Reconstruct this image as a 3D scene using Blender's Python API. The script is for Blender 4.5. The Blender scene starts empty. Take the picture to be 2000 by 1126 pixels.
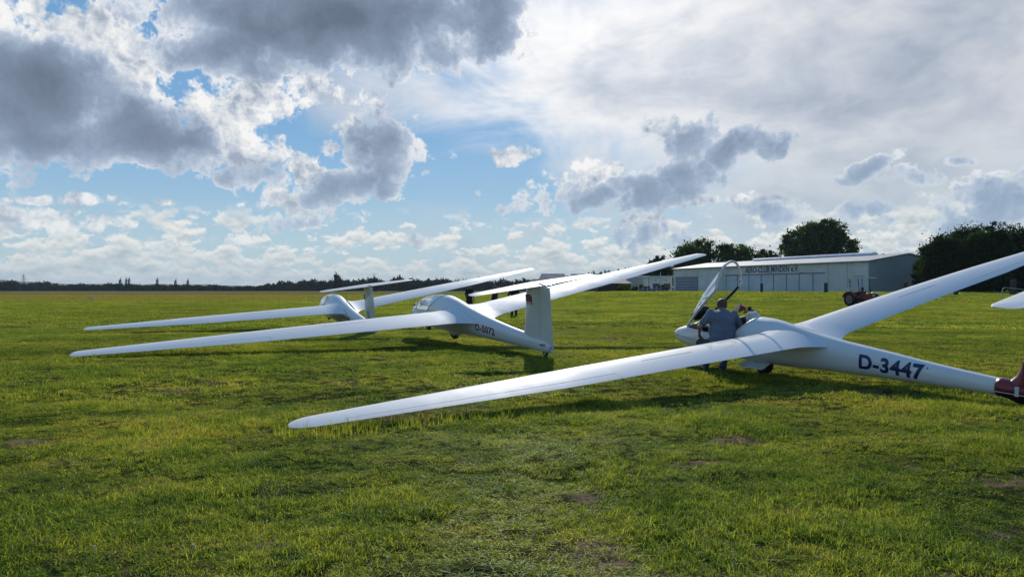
import bpy, bmesh, math, random
import numpy as np
from mathutils import Vector, Matrix, Euler

random.seed(7); rng = np.random.default_rng(7)
rad = math.radians
scene = bpy.context.scene
COL = scene.collection

# ------------------------------------------------------------------ camera
CAM_H = 1.42
cam_d = bpy.data.cameras.new("camera"); cam = bpy.data.objects.new("camera", cam_d); COL.objects.link(cam)
cam.location = (0, 0, CAM_H); cam.rotation_euler = (rad(90) + math.atan(2 / 1400), 0, 0)
cam_d.sensor_width = 36; cam_d.lens = 36 * 1400 / 2000; cam_d.clip_start = 0.1; cam_d.clip_end = 12000
scene.camera = cam

# ------------------------------------------------------------------ light
SUN_AZ, SUN_EL = rad(2.0), rad(25.5)
scene.view_settings.view_transform = 'Standard'; scene.view_settings.look = 'None'
scene.view_settings.exposure = 0.0; scene.view_settings.gamma = 1.0
scene.view_settings.use_curve_mapping = False
sun_d = bpy.data.lights.new("sun", 'SUN'); sun = bpy.data.objects.new("sun", sun_d); COL.objects.link(sun)
sun_d.energy = 4.3; sun_d.angle = rad(0.8); sun_d.color = (1.0, 0.93, 0.82)
sdir = Vector((math.sin(SUN_AZ) * math.cos(SUN_EL), math.cos(SUN_AZ) * math.cos(SUN_EL), math.sin(SUN_EL)))
sun.rotation_euler = (-sdir).to_track_quat('-Z', 'Y').to_euler()
sun.location = (0, 30, 40)


class NT:
    """small helper for writing node trees"""
    def __init__(s, tree, flat=False): s.flat = flat; s.t = tree; s.n = tree.nodes; s.l = tree.links
    def new(s, typ, **kw):
        n = s.n.new(typ)
        for k, v in kw.items():
            if k in ('inp',): continue
            setattr(n, k, v)
        return n
    def put(s, sock, v):
        if v is None: return
        if hasattr(v, 'is_output') or isinstance(v, bpy.types.NodeSocket): s.l.new(v, sock)
        else: sock.default_value = v
    def math(s, op, a, b=None, c=None, clamp=False):
        n = s.new('ShaderNodeMath', operation=op, use_clamp=clamp)
        s.put(n.inputs[0], a); s.put(n.inputs[1], b); s.put(n.inputs[2], c); return n.outputs[0]
    def vmath(s, op, a, b=None, out=0, scale=None):
        n = s.new('ShaderNodeVectorMath', operation=op)
        s.put(n.inputs[0], a); s.put(n.inputs[1], b)
        if scale is not None: s.put(n.inputs['Scale'], scale)
        return n.outputs[out]
    def noise(s, vec, scale=5, detail=4, rough=.5, dist=0, lac=2.0, out='Fac'):
        n = s.new('ShaderNodeTexNoise'); n.noise_dimensions = '2D' if s.flat else '3D'; s.put(n.inputs['Vector'], vec)
        n.inputs['Scale'].default_value = scale; n.inputs['Detail'].default_value = detail
        n.inputs['Roughness'].default_value = rough; n.inputs['Distortion'].default_value = dist
        n.inputs['Lacunarity'].default_value = lac
        return n.outputs[out]
    def ramp(s, fac, stops, interp='LINEAR'):
        n = s.new('ShaderNodeValToRGB'); n.color_ramp.interpolation = interp
        e = n.color_ramp.elements
        while len(e) > 1: e.remove(e[-1])
        for i, (p, c) in enumerate(stops):
            el = e[0] if i == 0 else e.new(p)
            el.position = p; el.color = (c[0], c[1], c[2], 1) if not isinstance(c, (int, float)) else (c, c, c, 1)
        s.put(n.inputs[0], fac); return n.outputs[0]
    def smooth(s, v, a, b, to0=0.0, to1=1.0):
        n = s.new('ShaderNodeMapRange', interpolation_type='SMOOTHSTEP')
        s.put(n.inputs['Value'], v); s.put(n.inputs['From Min'], a); s.put(n.inputs['From Max'], b)
        n.inputs['To Min'].default_value = to0; n.inputs['To Max'].default_value = to1
        return n.outputs[0]
    def mix(s, f, a, b, blend='MIX'):
        n = s.new('ShaderNodeMix', data_type='RGBA', blend_type=blend)
        s.put(n.inputs[0], f)
        for sk, v in ((n.inputs[6], a), (n.inputs[7], b)):
            if isinstance(v, (tuple, list)): v = (v[0], v[1], v[2], 1)
            s.put(sk, v)
        return n.outputs[2]
    def comb(s, x, y, z=0.0):
        n = s.new('ShaderNodeCombineXYZ'); s.put(n.inputs[0], x); s.put(n.inputs[1], y); s.put(n.inputs[2], z); return n.outputs[0]
    def sep(s, v):
        n = s.new('ShaderNodeSeparateXYZ'); s.put(n.inputs[0], v); return n.outputs


# ------------------------------------------------------------------ sky (world)
world = bpy.data.worlds.new("World"); scene.world = world; world.use_nodes = True
world.cycles.sampling_method = 'MANUAL'; world.cycles.sample_map_resolution = 512
W = NT(world.node_tree, True); W.n.clear()
w_out = W.new('ShaderNodeOutputWorld'); w_bg = W.new('ShaderNodeBackground')
W.l.new(w_bg.outputs[0], w_out.inputs[0])
SKY_STRENGTH = 0.10
nish = W.new('ShaderNodeTexSky', sky_type='NISHITA')
nish.sun_disc = False; nish.sun_elevation = SUN_EL; nish.sun_rotation = SUN_AZ
nish.air_density = 1.0; nish.dust_density = 0.1; nish.ozone_density = 2.2; nish.altitude = 50
tc = W.new('ShaderNodeTexCoord').outputs['Generated']


def AE(px, py):
    """azimuth / elevation of a picture point, as the clouds' own bearings"""
    u = (px - 1000) / 1400; v = (565 - py) / 1400
    return math.atan(u), math.atan2(v, math.sqrt(1 + u * u))


# the clouds' soft fields: centre, half sizes (in picture units), tilt, weight
def blob(cx, cy, rx, ry, rot=0, w=1.0): return (cx, cy, rx, ry, rot, w)
CUMULUS = [   # thick, backlit masses
    blob(640, 35, 370, 98, -2, 1.4), blob(460, 105, 165, 56, 0, 1.1), blob(800, 88, 160, 56, 6, 1.05), blob(965, 30, 75, 75, 0, .9),
    blob(50, 185, 190, 100, 0, 1.3), blob(255, 262, 145, 66, -5, 1.3), blob(110, 255, 150, 66, 0, 1.1), blob(-150, 240, 150, 120, 0, 1.2), blob(110, 325, 150, 20, 3, .55),
    blob(752, 296, 96, 78, 25, .98), blob(695, 370, 118, 44, 12, 1.05), 
    blob(475, 340, 84, 38, 0, .8), blob(555, 430, 85, 24, 8, .58),
    blob(1350, 275, 78, 54, 20, 1.05), blob(1440, 295, 104, 44, 8, .95), blob(1345, 345, 104, 54, 26, .95), blob(1255, 378, 74, 40, 0, 1.0),
    blob(1060, 388, 90, 28, 16, .75), blob(1160, 392, 86, 24, 0, .65),
    blob(1690, 330, 80, 20, 18, .85), blob(1785, 348, 66, 18, -14, .7), blob(1865, 322, 30, 11, 0, .5),
    blob(1515, 418, 70, 24, 0, .66), blob(1235, 470, 46, 32, 0, .62), blob(1325, 462, 44, 22, 0, .5), blob(1690, 410, 90, 26, 0, .5),
    blob(1960, 400, 110, 44, 0, .8), blob(1890, 440, 90, 26, 0, .6), blob(2090, 370, 90, 60, 0, .8),
]
WHITE = [     # thin, sunlit cloud
    blob(50, 60, 210, 100, 0, .9), blob(235, 130, 150, 150, 0, .8), blob(430, 225, 125, 110, 0, .9), blob(530, 175, 190, 44, -4, .8), blob(480, 250, 90, 30, -6, .6),
    blob(740, 280, 120, 74, 0, .5), blob(850, 300, 60, 16, 0, .55), blob(490, 310, 80, 50, 0, .8), blob(590, 345, 75, 50, 0, .75), blob(540, 405, 95, 44, 10, .85), blob(640, 420, 90, 34, 0, .6), blob(780, 388, 50, 14, 0, .6),
    blob(1060, 370, 80, 50, 30, .7), blob(1160, 340, 80, 60, -20, .75), blob(1010, 305, 48, 26, 0, .7), blob(1340, 250, 90, 34, 0, .5), blob(1500, 285, 40, 34, 0, .5), blob(1290, 400, 110, 20, 0, .5),
    blob(1520, 402, 84, 22, 0, .55), blob(1260, 452, 60, 26, 0, .55), blob(1900, 370, 120, 24, 10, .5), blob(150, 392, 76, 14, 4, .7), blob(80, 435, 110, 28, 0, .75), blob(205, 428, 60, 11, -8, .6),
    blob(925, 365, 20, 22, 0, .5), blob(35, 392, 20, 8, 0, .5), blob(310, 386, 34, 10, 0, .45), blob(1100, 470, 80, 14, 0, .6), blob(820, 478, 90, 16, 0, .55), blob(400, 466, 130, 14, 0, .5),
]
VEIL = [blob(1450, 110, 720, 230, 0, 1.1), blob(1800, 300, 520, 150, 0, .9), blob(1050, 170, 260, 105, 15, .8), blob(1600, 440, 560, 70, 0, .35),
        blob(2600, 200, 900, 400, 0, 1.0)]

def fields(N, vec, blobs):
    acc = None
    for cx, cy, rx, ry, rot, w in blobs:
        a, e = AE(cx, cy); ix, iy = 1400 / (rx * 1.15), 1400 / (ry * 1.15)
        v = vec
        if acc is not None:  # chained so that the shader compiler evaluates one field after the other
            ma = N.new('ShaderNodeVectorMath', operation='MULTIPLY_ADD')
            N.put(ma.inputs[0], acc); ma.inputs[1].default_value = (1e-6, 1e-6, 0); N.put(ma.inputs[2], vec); v = ma.outputs[0]
        if abs(rot) < 8:
            ma = N.new('ShaderNodeVectorMath', operation='MULTIPLY_ADD')
            N.put(ma.inputs[0], v); ma.inputs[1].default_value = (ix, iy, 0); ma.inputs[2].default_value = (-a * ix, -e * iy, 0)
            L = N.vmath('DOT_PRODUCT', ma.outputs[0], ma.outputs[0], out=1)
        else:
            c, s_ = math.cos(rad(rot)), math.sin(rad(rot))
            v = N.vmath('SUBTRACT', v, (a, e, 0))
            p = N.vmath('DOT_PRODUCT', v, (c * ix, s_ * ix, 0), out=1); r = N.vmath('DOT_PRODUCT', v, (-s_ * iy, c * iy, 0), out=1)
            L = N.math('MULTIPLY_ADD', p, p, N.math('MULTIPLY', r, r))
        f = N.math('MULTIPLY_ADD', L, -w, w)
        acc = f if acc is None else N.math('SMOOTH_MAX', acc, f, 0.12)
    return acc


def cloud_noise(N, vec, det):
    return N.noise(vec, 13.0, det, .60, 0.0)


nrm = W.vmath('NORMALIZE', tc)
sx, sy, sz = W.sep(nrm)
az = W.math('ARCTAN2', sx, sy)
elev = W.math('ARCSINE', sz)
ae = W.comb(az, elev, 0.0)
ae3 = ae


sun_ae = (SUN_AZ, SUN_EL, 0.0)
tosun = W.vmath('NORMALIZE', W.vmath('SUBTRACT', sun_ae, ae))
wn = W.noise(ae, 9.0, 2, .5, out='Color')
wv = W.vmath('MULTIPLY', W.vmath('SUBTRACT', wn, (.5, .5, .5)), (.035, .035, 0))
wae = W.vmath('ADD', ae, wv)
F_c = fields(W, wae, CUMULUS)
n1 = cloud_noise(W, wae, 8)
ns = cloud_noise(W, W.vmath('ADD', wae, W.vmath('SCALE', tosun, scale=0.012)), 5)
jit = W.vmath('MULTIPLY', W.vmath('SUBTRACT', W.noise(ae, 50, 3, .6, out='Color'), (.5, .5, .5)), (.022, .022, 0))
bil = W.new('ShaderNodeTexVoronoi', feature='F1', voronoi_dimensions='2D'); bil.inputs['Scale'].default_value = 30
bil.inputs['Detail'].default_value = 2.0; bil.inputs['Roughness'].default_value = .55; bil.inputs['Lacunarity'].default_value = 2.4
W.put(bil.inputs['Vector'], W.vmath('ADD', ae, jit))
billow = bil.outputs['Distance']
D = W.math('ADD', W.math('MULTIPLY_ADD', n1, 1.2, -.55), F_c)
D = W.math('MULTIPLY_ADD', billow, -.62, W.math('ADD', D, .16))
F_w = fields(W, W.vmath('ADD', wae, W.comb(W.math('MULTIPLY', D, 1e-6), 0.0, 0.0)), WHITE)
Dw = W.math('ADD', W.math('MULTIPLY_ADD', ns, 1.9, -.84), W.math('MULTIPLY_ADD', billow, -.55, F_w))
# base sky colour
base = W.mix(1.0, nish.outputs[0], (SKY_STRENGTH, SKY_STRENGTH, SKY_STRENGTH), 'MULTIPLY')
air = W.ramp(elev, [(0.0, (.44, .58, .66)), (.06, (.34, .53, .68)), (.13, (.20, .42, .68)), (.22, (.16, .38, .66)), (.40, (.15, .34, .62)), (.9, (.08, .20, .46))])
base = W.mix(.80, base, air)
# altostratus veil in the upper right
hvec = W.comb(W.math('MULTIPLY', az, 1.0), W.math('MULTIPLY', elev, 2.2), 1.0)
vm = W.new('ShaderNodeMapping'); vm.inputs['Rotation'].default_value = (0, 0, rad(-22)); vm.inputs['Scale'].default_value = (1, 2.0, 1)
W.put(vm.inputs['Vector'], ae3)
v1 = W.noise(vm.outputs[0], 4.0, 9, .55, .4)
v2 = W.noise(vm.outputs[0], 14.0, 8, .6, .3)
Fv = fields(W, W.vmath('ADD', ae3, W.comb(W.math('MULTIPLY', D, 1e-6), 0.0, 0.0)), VEIL)
veil_d = W.math('ADD', Fv, W.math('MULTIPLY_ADD', v1, 2.6, -1.25))
veil_a = W.smooth(veil_d, -.15, 0.75)
veil_a = W.math('MULTIPLY', veil_a, .96)
veil_tone = W.math('ADD', W.math('MULTIPLY', v1, .75), W.math('MULTIPLY', v2, .35))
veil_c = W.ramp(veil_tone, [(.36, (.78, .78, .80)), (.50, (.66, .68, .72)), (.62, (.53, .57, .64)), (.76, (.40, .45, .54))])
# brightening of thin cloud round the sun
sund = W.math('POWER', W.math('MAXIMUM', W.vmath('DOT_PRODUCT', nrm, tuple(sdir), out=1), 0.0), 18.0)
veil_c = W.mix(1.0, veil_c, W.mix(sund, (.92, .93, .95), (1.55, 1.50, 1.42)), 'MULTIPLY')
sky = W.mix(veil_a, base, veil_c)
# low bands of small clouds towards the horizon (perspective of a flat layer)
inv = W.math('DIVIDE', 0.09, W.math('ADD', W.math('MAXIMUM', elev, 0.0), 0.035))
lowv = W.comb(W.math('MULTIPLY', az, 3.2), W.math('MULTIPLY', inv, 3.4), 2.3)
lowv2 = W.comb(W.math('ADD', az, 5.3), W.math('MULTIPLY', W.math('POWER', W.math('MAXIMUM', W.math('ADD', elev, .015), .0005), .80), 1.35), 5.3)
l1 = W.noise(lowv2, 24.0, 8, .60, .0)
l0 = W.noise(lowv2, 4.0, 3, .5)
lcov = W.smooth(elev, 0.015, 0.115, 1.0, 0.0)
lowd = W.math('ADD', W.math('MULTIPLY_ADD', l1, 2.6, -1.42), W.math('ADD', W.math('MULTIPLY', lcov, .56), W.math('MULTIPLY_ADD', l0, .9, -.45)))
low_a = W.math('MULTIPLY', W.smooth(lowd, 0.0, .28), W.smooth(elev, 0.080, 0.118, 1.0, 0.0))
l2 = W.noise(W.vmath('ADD', lowv2, (0.0, .009, 0.0)), 24.0, 5, .60, .0)
low_t = W.math('MULTIPLY_ADD', W.math('SUBTRACT', l1, l2), 1.7, W.math('MULTIPLY_ADD', lowd, -.42, .66))
low_c = W.ramp(low_t, [(.10, (.36, .46, .54)), (.36, (.56, .63, .66)), (.62, (.80, .82, .80)), (.85, (.88, .88, .85))])
# general haze near the horizon
hz = W.smooth(elev, -0.02, 0.24, 1.0, 0.0)
haze_c = (.47, .62, .69)
sky = W.mix(W.math('MULTIPLY', hz, .62), sky, haze_c)
sky = W.mix(low_a, sky, low_c)
sky = W.mix(W.math('MULTIPLY', W.smooth(elev, 0.0, .07, 1.0, 0.0), .55), sky, (.47, .58, .63))
# sunlit white cloud: bright, with soft grey-blue hollows
lit = W.math('MULTIPLY_ADD', W.math('SUBTRACT', n1, ns), 2.6, W.math('MULTIPLY_ADD', billow, -.45, W.math('MULTIPLY_ADD', v2, -.8, W.math('MULTIPLY_ADD', ns, -.9, 1.72))))
wc = W.ramp(lit, [(.0, (.36, .42, .52)), (.25, (.54, .60, .68)), (.50, (.74, .77, .80)), (.78, (.93, .93, .92))])
wfade = W.smooth(elev, 0.03, 0.17, .40, 0.0)
sky = W.mix(W.smooth(Dw, 0.0, .34), sky, W.mix(wfade, wc, (.60, .70, .76)))
# thick cumulus: the rim lets the sun through, the body turns slate blue
alpha = W.smooth(D, 0.0, 0.26)
Fp = W.math('MAXIMUM', F_c, 0.0)
tone = W.math('ADD', W.math('MULTIPLY', W.math('MINIMUM', D, .55), .48), W.math('MULTIPLY', W.math('MULTIPLY', Fp, Fp), .30))
nsm = cloud_noise(W, wae, 3)
tone = W.math('MULTIPLY_ADD', nsm, .95, W.math('SUBTRACT', tone, .42))
tone = W.math('SUBTRACT', tone, W.math('MAXIMUM', W.math('MULTIPLY', W.math('SUBTRACT', n1, ns), .8), -.06))
cc = W.ramp(tone, [(0.0, (.88, .89, .89)), (.13, (.80, .82, .86)), (.27, (.52, .59, .71)), (.46, (.33, .41, .54)), (.66, (.22, .28, .385)), (.90, (.155, .195, .27)), (1.0, (.125, .16, .225))])
# far cumulus fade into the blue air
fade = W.smooth(elev, 0.02, 0.22, .55, .05)
cc = W.mix(fade, cc, (.34, .48, .62))
sky = W.mix(alpha, sky, cc)
# below the horizon: plain dull ground light
sky = W.mix(W.smooth(elev, -0.03, -0.01, 1.0, 0.0), sky, (.10, .12, .06))
W.l.new(sky, w_bg.inputs[0]); w_bg.inputs[1].default_value = 1.0

# ------------------------------------------------------------------ helpers
def tag(o, label=None, cat=None, group=None, kind=None):
    if label: o['label'] = label
    if cat: o['category'] = cat
    if group: o['group'] = group
    if kind: o['kind'] = kind
    return o


def empty(name, loc=(0, 0, 0), rot=(0, 0, 0), label=None, cat=None, group=None):
    o = bpy.data.objects.new(name, None); COL.objects.link(o); o.location = loc; o.rotation_euler = rot
    o.empty_display_size = .2
    return tag(o, label, cat, group)


def mobj(name, verts, faces, mat, parent=None, smooth=False, angle=None):
    me = bpy.data.meshes.new(name)
    me.from_pydata([tuple(map(float, v)) for v in verts], [], [tuple(int(i) for i in f) for f in faces])
    me.update()
    for m in (mat if isinstance(mat, (list, tuple)) else [mat]): me.materials.append(m)
    o = bpy.data.objects.new(name, me); COL.objects.link(o)
    if parent: o.parent = parent
    if smooth:
        me.polygons.foreach_set('use_smooth', [True] * len(me.polygons))
        if angle is not None: me.set_sharp_from_angle(angle=rad(angle))
    return o


class MB:
    """collects simple solids into one mesh"""
    def __init__(s): s.v = []; s.f = []
    def add(s, v, f):
        b = len(s.v); s.v += [tuple(p) for p in v]; s.f += [tuple(i + b for i in q) for q in f]; return s
    def box(s, x0, x1, y0, y1, z0, z1, M=None):
        v = [Vector(p) for p in ((x0, y0, z0), (x1, y0, z0), (x1, y1, z0), (x0, y1, z0), (x0, y0, z1), (x1, y0, z1), (x1, y1, z1), (x0, y1, z1))]
        if M: v = [M @ p for p in v]
        return s.add(v, [(0, 3, 2, 1), (4, 5, 6, 7), (0, 1, 5, 4), (1, 2, 6, 5), (2, 3, 7, 6), (3, 0, 4, 7)])
    def tube(s, pts, r, n=8, closed=False):
        pts = [Vector(p) for p in pts]; rs = r if isinstance(r, (list, tuple)) else [r] * len(pts)
        rings = []
        up = Vector((0, 0, 1))
        for i, p in enumerate(pts):
            if closed: d = pts[(i + 1) % len(pts)] - pts[i - 1]
            else: d = pts[min(i + 1, len(pts) - 1)] - pts[max(i - 1, 0)]
            d.normalize()
            a = d.cross(up if abs(d.dot(up)) < .95 else Vector((0, 1, 0))).normalized(); b = d.cross(a).normalized()
            rings.append([p + (a * math.cos(t) + b * math.sin(t)) * rs[i] for t in [2 * math.pi * k / n for k in range(n)]])
        v = [q for R_ in rings for q in R_]; f = []
        m = len(rings)
        for i in range(m if closed else m - 1):
            for k in range(n):
                f.append((i * n + k, i * n + (k + 1) % n, ((i + 1) % m) * n + (k + 1) % n, ((i + 1) % m) * n + k))
        if not closed: f += [tuple(range(n))[::-1], tuple((m - 1) * n + k for k in range(n))]
        return s.add(v, f)
    def cyl(s, c, axis, r, h, n=20, r2=None):
        c = Vector(c); axis = Vector(axis).normalized()
        return s.tube([c - axis * h / 2, c + axis * h / 2], [r, r if r2 is None else r2], n)
    def ball(s, c, r, nu=12, nv=8):
        c = Vector(c); r = r if isinstance(r, (tuple, list)) else (r, r, r)
        v = []; f = []
        for j in range(nv + 1):
            t = math.pi * j / nv
            for i in range(nu):
                p = 2 * math.pi * i / nu
                v.append((c.x + r[0] * math.sin(t) * math.cos(p), c.y + r[1] * math.sin(t) * math.sin(p), c.z + r[2] * math.cos(t)))
        for j in range(nv):
            for i in range(nu):
                f.append((j * nu + i, (j + 1) * nu + i, (j + 1) * nu + (i + 1) % nu, j * nu + (i + 1) % nu))
        return s.add(v, f)
    def obj(s, name, mat, parent=None, smooth=False, angle=40):
        return mobj(name, s.v, s.f, mat, parent, smooth, angle if smooth else None)


def loft(rings, cap0=True, cap1=True, closed=True):
    n = len(rings[0]); v = [tuple(p) for r in rings for p in r]; f = []
    for i in range(len(rings) - 1):
        for k in range(n if closed else n - 1):
            f.append((i * n + k, i * n + (k + 1) % n, (i + 1) * n + (k + 1) % n, (i + 1) * n + k))
    if cap0: f.append(tuple(range(n))[::-1])
    if cap1: f.append(tuple((len(rings) - 1) * n + k for k in range(n)))
    return v, f


# value / gradient noise in numpy, for terrain and scatter
_perm = np.random.default_rng(3).random((256, 256))
def vnoise(x, y):
    xi = np.floor(x).astype(int); yi = np.floor(y).astype(int); xf = x - xi; yf = y - yi
    u = xf * xf * (3 - 2 * xf); v = yf * yf * (3 - 2 * yf)
    g = lambda a, b: _perm[a & 255, b & 255]
    return (g(xi, yi) * (1 - u) + g(xi + 1, yi) * u) * (1 - v) + (g(xi, yi + 1) * (1 - u) + g(xi + 1, yi + 1) * u) * v
def fbm(x, y, o=4):
    a = .5; s = 0; t = 0
    for i in range(o):
        s = s + a * vnoise(x + 17.3 * i, y + 9.1 * i); t += a; x = x * 2.03; y = y * 2.03; a *= .5
    return s / t
def sstep(v, a, b):
    t = np.clip((v - a) / (b - a), 0, 1); return t * t * (3 - 2 * t)


TIPS = [(-2.15, 7.28, -.40, 8.3), (-9.15, 15.05, -7.2, 16.0), (-14.1, 23.6, -12.2, 24.5)]


def gz(x, y):
    """height of the ground"""
    x = np.asarray(x, float); y = np.asarray(y, float)
    d = np.hypot(x, y)
    bump = (fbm(x * 1.3, y * 1.3, 4) - .5) * .075 + (fbm(x * 5, y * 5, 3) - .5) * .085 * sstep(-d, -34, -8)
    bump = bump * (1 - .7 * sstep(d, 30, 120))
    for ax, ay, bx, by in TIPS:   # the lowered wing tips press into the turf
        t = np.clip(((x - ax) * (bx - ax) + (y - ay) * (by - ay)) / ((bx - ax) ** 2 + (by - ay) ** 2), 0, 1)
        g = np.exp(-(((x - ax - t * (bx - ax)) ** 2 + (y - ay - t * (by - ay)) ** 2) / .42 ** 2)) * (1 - .85 * t)
        bump = bump * (1 - g) - .018 * g
    rise = 1.0 * sstep(y, 62, 116) * sstep(x / np.maximum(y, 1), 0.02, 0.16)
    return bump + rise - .02


# ------------------------------------------------------------------ materials
def new_mat(name):
    m = bpy.data.materials.new(name); m.use_nodes = True
    N = NT(m.node_tree); N.n.clear()
    out = N.new('ShaderNodeOutputMaterial'); return m, N, out


def paint(name, col, rough=.4, var=.12, scale=6, metal=0.0, coat=0.0, bump=0.0, bscale=60, spec=.5, col2=None):
    m, N, out = new_mat(name)
    p = N.new('ShaderNodeBsdfPrincipled'); N.l.new(p.outputs[0], out.inputs[0])
    g = N.new('ShaderNodeTexCoord').outputs['Object']
    n = N.noise(g, scale, 5, .6)
    c2 = col2 or tuple(c * (1 - var * 1.6) for c in col)
    N.put(p.inputs['Base Color'], N.mix(N.ramp(n, [(.35, 0), (.65, 1)]), c2, tuple(min(1, c * (1 + var * .3)) for c in col)))
    N.put(p.inputs['Roughness'], N.math('MULTIPLY_ADD', n, rough * .5, rough * .75))
    p.inputs['Metallic'].default_value = metal; p.inputs['Coat Weight'].default_value = coat
    p.inputs['Specular IOR Level'].default_value = spec
    if bump:
        b = N.new('ShaderNodeBump'); b.inputs['Strength'].default_value = bump; b.inputs['Distance'].default_value = .02
        N.put(b.inputs['Height'], N.noise(g, bscale, 4, .6)); N.l.new(b.outputs[0], p.inputs['Normal'])
    return m


M = {}
# glossy gelcoat with faint grime
m, N, out = new_mat('gelcoat'); p = N.new('ShaderNodeBsdfPrincipled'); N.l.new(p.outputs[0], out.inputs[0])
g = N.new('ShaderNodeTexCoord').outputs['Object']
gr = N.noise(g, 1.7, 6, .6); gr2 = N.noise(g, 40, 3, .6)
N.put(p.inputs['Base Color'], N.mix(N.math('MULTIPLY', gr, gr2), (.78, .765, .73), (.66, .65, .61)))
N.put(p.inputs['Roughness'], N.ramp(gr, [(.3, .50), (.7, .60)])); p.inputs['Specular IOR Level'].default_value = .12
p.inputs['Coat Weight'].default_value = .8; p.inputs['Coat Roughness'].default_value = .05
b = N.new('ShaderNodeBump'); b.inputs['Strength'].default_value = .12; b.inputs['Distance'].default_value = .004
N.put(b.inputs['Height'], N.noise(g, 2.5, 2, .4)); N.l.new(b.outputs[0], p.inputs['Normal'])
M['gel'] = m
M['gelgrey'] = paint('door_gelcoat', (.62, .64, .62), .35, .1)
M['seam'] = paint('seam_grey', (.18, .19, .2), .5)
M['black'] = paint('black_plastic', (.012, .012, .013), .5)
M['tyre'] = paint('tyre_rubber', (.02, .02, .02), .8, .3, 20)
M['navy'] = paint('navy_lettering', (.012, .022, .11), .35, .1)
M['maroon'] = paint('maroon_lettering', (.20, .012, .022), .35, .1)
M['greyink'] = paint('grey_lettering', (.06, .07, .08), .4)
M['flagred'] = paint('flag_red', (.30, .02, .02), .5)
M['cream'] = paint('flag_cream', (.62, .55, .38), .5)
M['dolly'] = paint('dolly_red', (.24, .020, .026), .38, .25, 9, coat=.3)
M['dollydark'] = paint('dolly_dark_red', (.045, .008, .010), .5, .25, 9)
M['seat'] = paint('cockpit_grey', (.40, .41, .41), .6)
M['inner'] = paint('cockpit_dark', (.03, .032, .035), .7)
M['metal'] = paint('bare_metal', (.45, .45, .45), .35, metal=.8)
M['sticker'] = paint('sticker_white', (.7, .7, .68), .5)
m, N, out = new_mat('canopy_glass')
fr = N.new('ShaderNodeFresnel'); fr.inputs[0].default_value = 1.49
tr = N.new('ShaderNodeBsdfTransparent'); tr.inputs[0].default_value = (.93, .96, .965, 1)
gl = N.new('ShaderNodeBsdfGlossy'); gl.inputs['Roughness'].default_value = .03
mx = N.new('ShaderNodeMixShader'); N.put(mx.inputs[0], N.math('MULTIPLY', fr.outputs[0], .85, clamp=True))
N.l.new(tr.outputs[0], mx.inputs[1]); N.l.new(gl.outputs[0], mx.inputs[2]); N.l.new(mx.outputs[0], out.inputs[0])
M['glass'] = m

# grass colours shared by blades and ground
gg = bpy.data.node_groups.new("grass_colour", 'ShaderNodeTree')
gg.interface.new_socket('Color', in_out='OUTPUT', socket_type='NodeSocketColor')
gg.interface.new_socket('Patch', in_out='OUTPUT', socket_type='NodeSocketFloat')
Q = NT(gg); qo = Q.new('NodeGroupOutput')
pos = Q.new('ShaderNodeNewGeometry').outputs['Position']
px_, py_, pz_ = Q.sep(pos); flat = Q.comb(px_, py_, 0.0)
a1 = Q.noise(flat, .35, 5, .6); a2 = Q.noise(flat, 1.6, 4, .6); a3 = Q.noise(flat, .06, 4, .5)
a4 = Q.noise(flat, 7.0, 3, .6)
t1 = Q.math('ADD', Q.math('MULTIPLY', a1, .40), Q.math('MULTIPLY_ADD', a2, .38, Q.math('MULTIPLY', a4, .22)))
gc = Q.ramp(t1, [(.38, (.085, .145, .032)), (.46, (.190, .255, .048)), (.53, (.315, .345, .062)), (.62, (.430, .375, .115))])
gc = Q.mix(Q.math('MULTIPLY', Q.smooth(a3, .42, .62), .45), gc, (.20, .21, .035))
stk = Q.noise(Q.comb(Q.math('MULTIPLY', px_, .10), Q.math('MULTIPLY', py_, .32), 7.0), 1.0, 5, .68)
gc = Q.mix(1.0, gc, Q.ramp(stk, [(.32, (.56, .64, .60)), (.50, (1, 1, 1)), (.66, (1.22, 1.10, 1.0))]), 'MULTIPLY')
# field beyond: tan band of drier grass
dryn = Q.noise(Q.comb(Q.math('MULTIPLY', px_, .012), Q.math('MULTIPLY', py_, .05), 0.0), 1.0, 5, .6)
band = Q.math('MULTIPLY', Q.smooth(py_, 70, 105), Q.smooth(Q.math('DIVIDE', px_, Q.math('MAXIMUM', py_, 1.0)), -.32, -.02, 1.0, 0.0))
band = Q.math('MULTIPLY', band, Q.smooth(dryn, .22, .45))
gc = Q.mix(Q.math('MULTIPLY', band, .72), gc, (.27, .215, .075))
strp = Q.noise(Q.comb(Q.math('MULTIPLY', px_, .003), Q.math('MULTIPLY', py_, .035), 4.0), 1.0, 4, .6)
far = Q.smooth(py_, 180, 330)
gc = Q.mix(Q.math('MULTIPLY', far, Q.smooth(strp, .45, .60)), gc, (.30, .27, .15))
Q.l.new(gc, qo.inputs[0]); Q.l.new(t1, qo.inputs[1])


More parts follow.
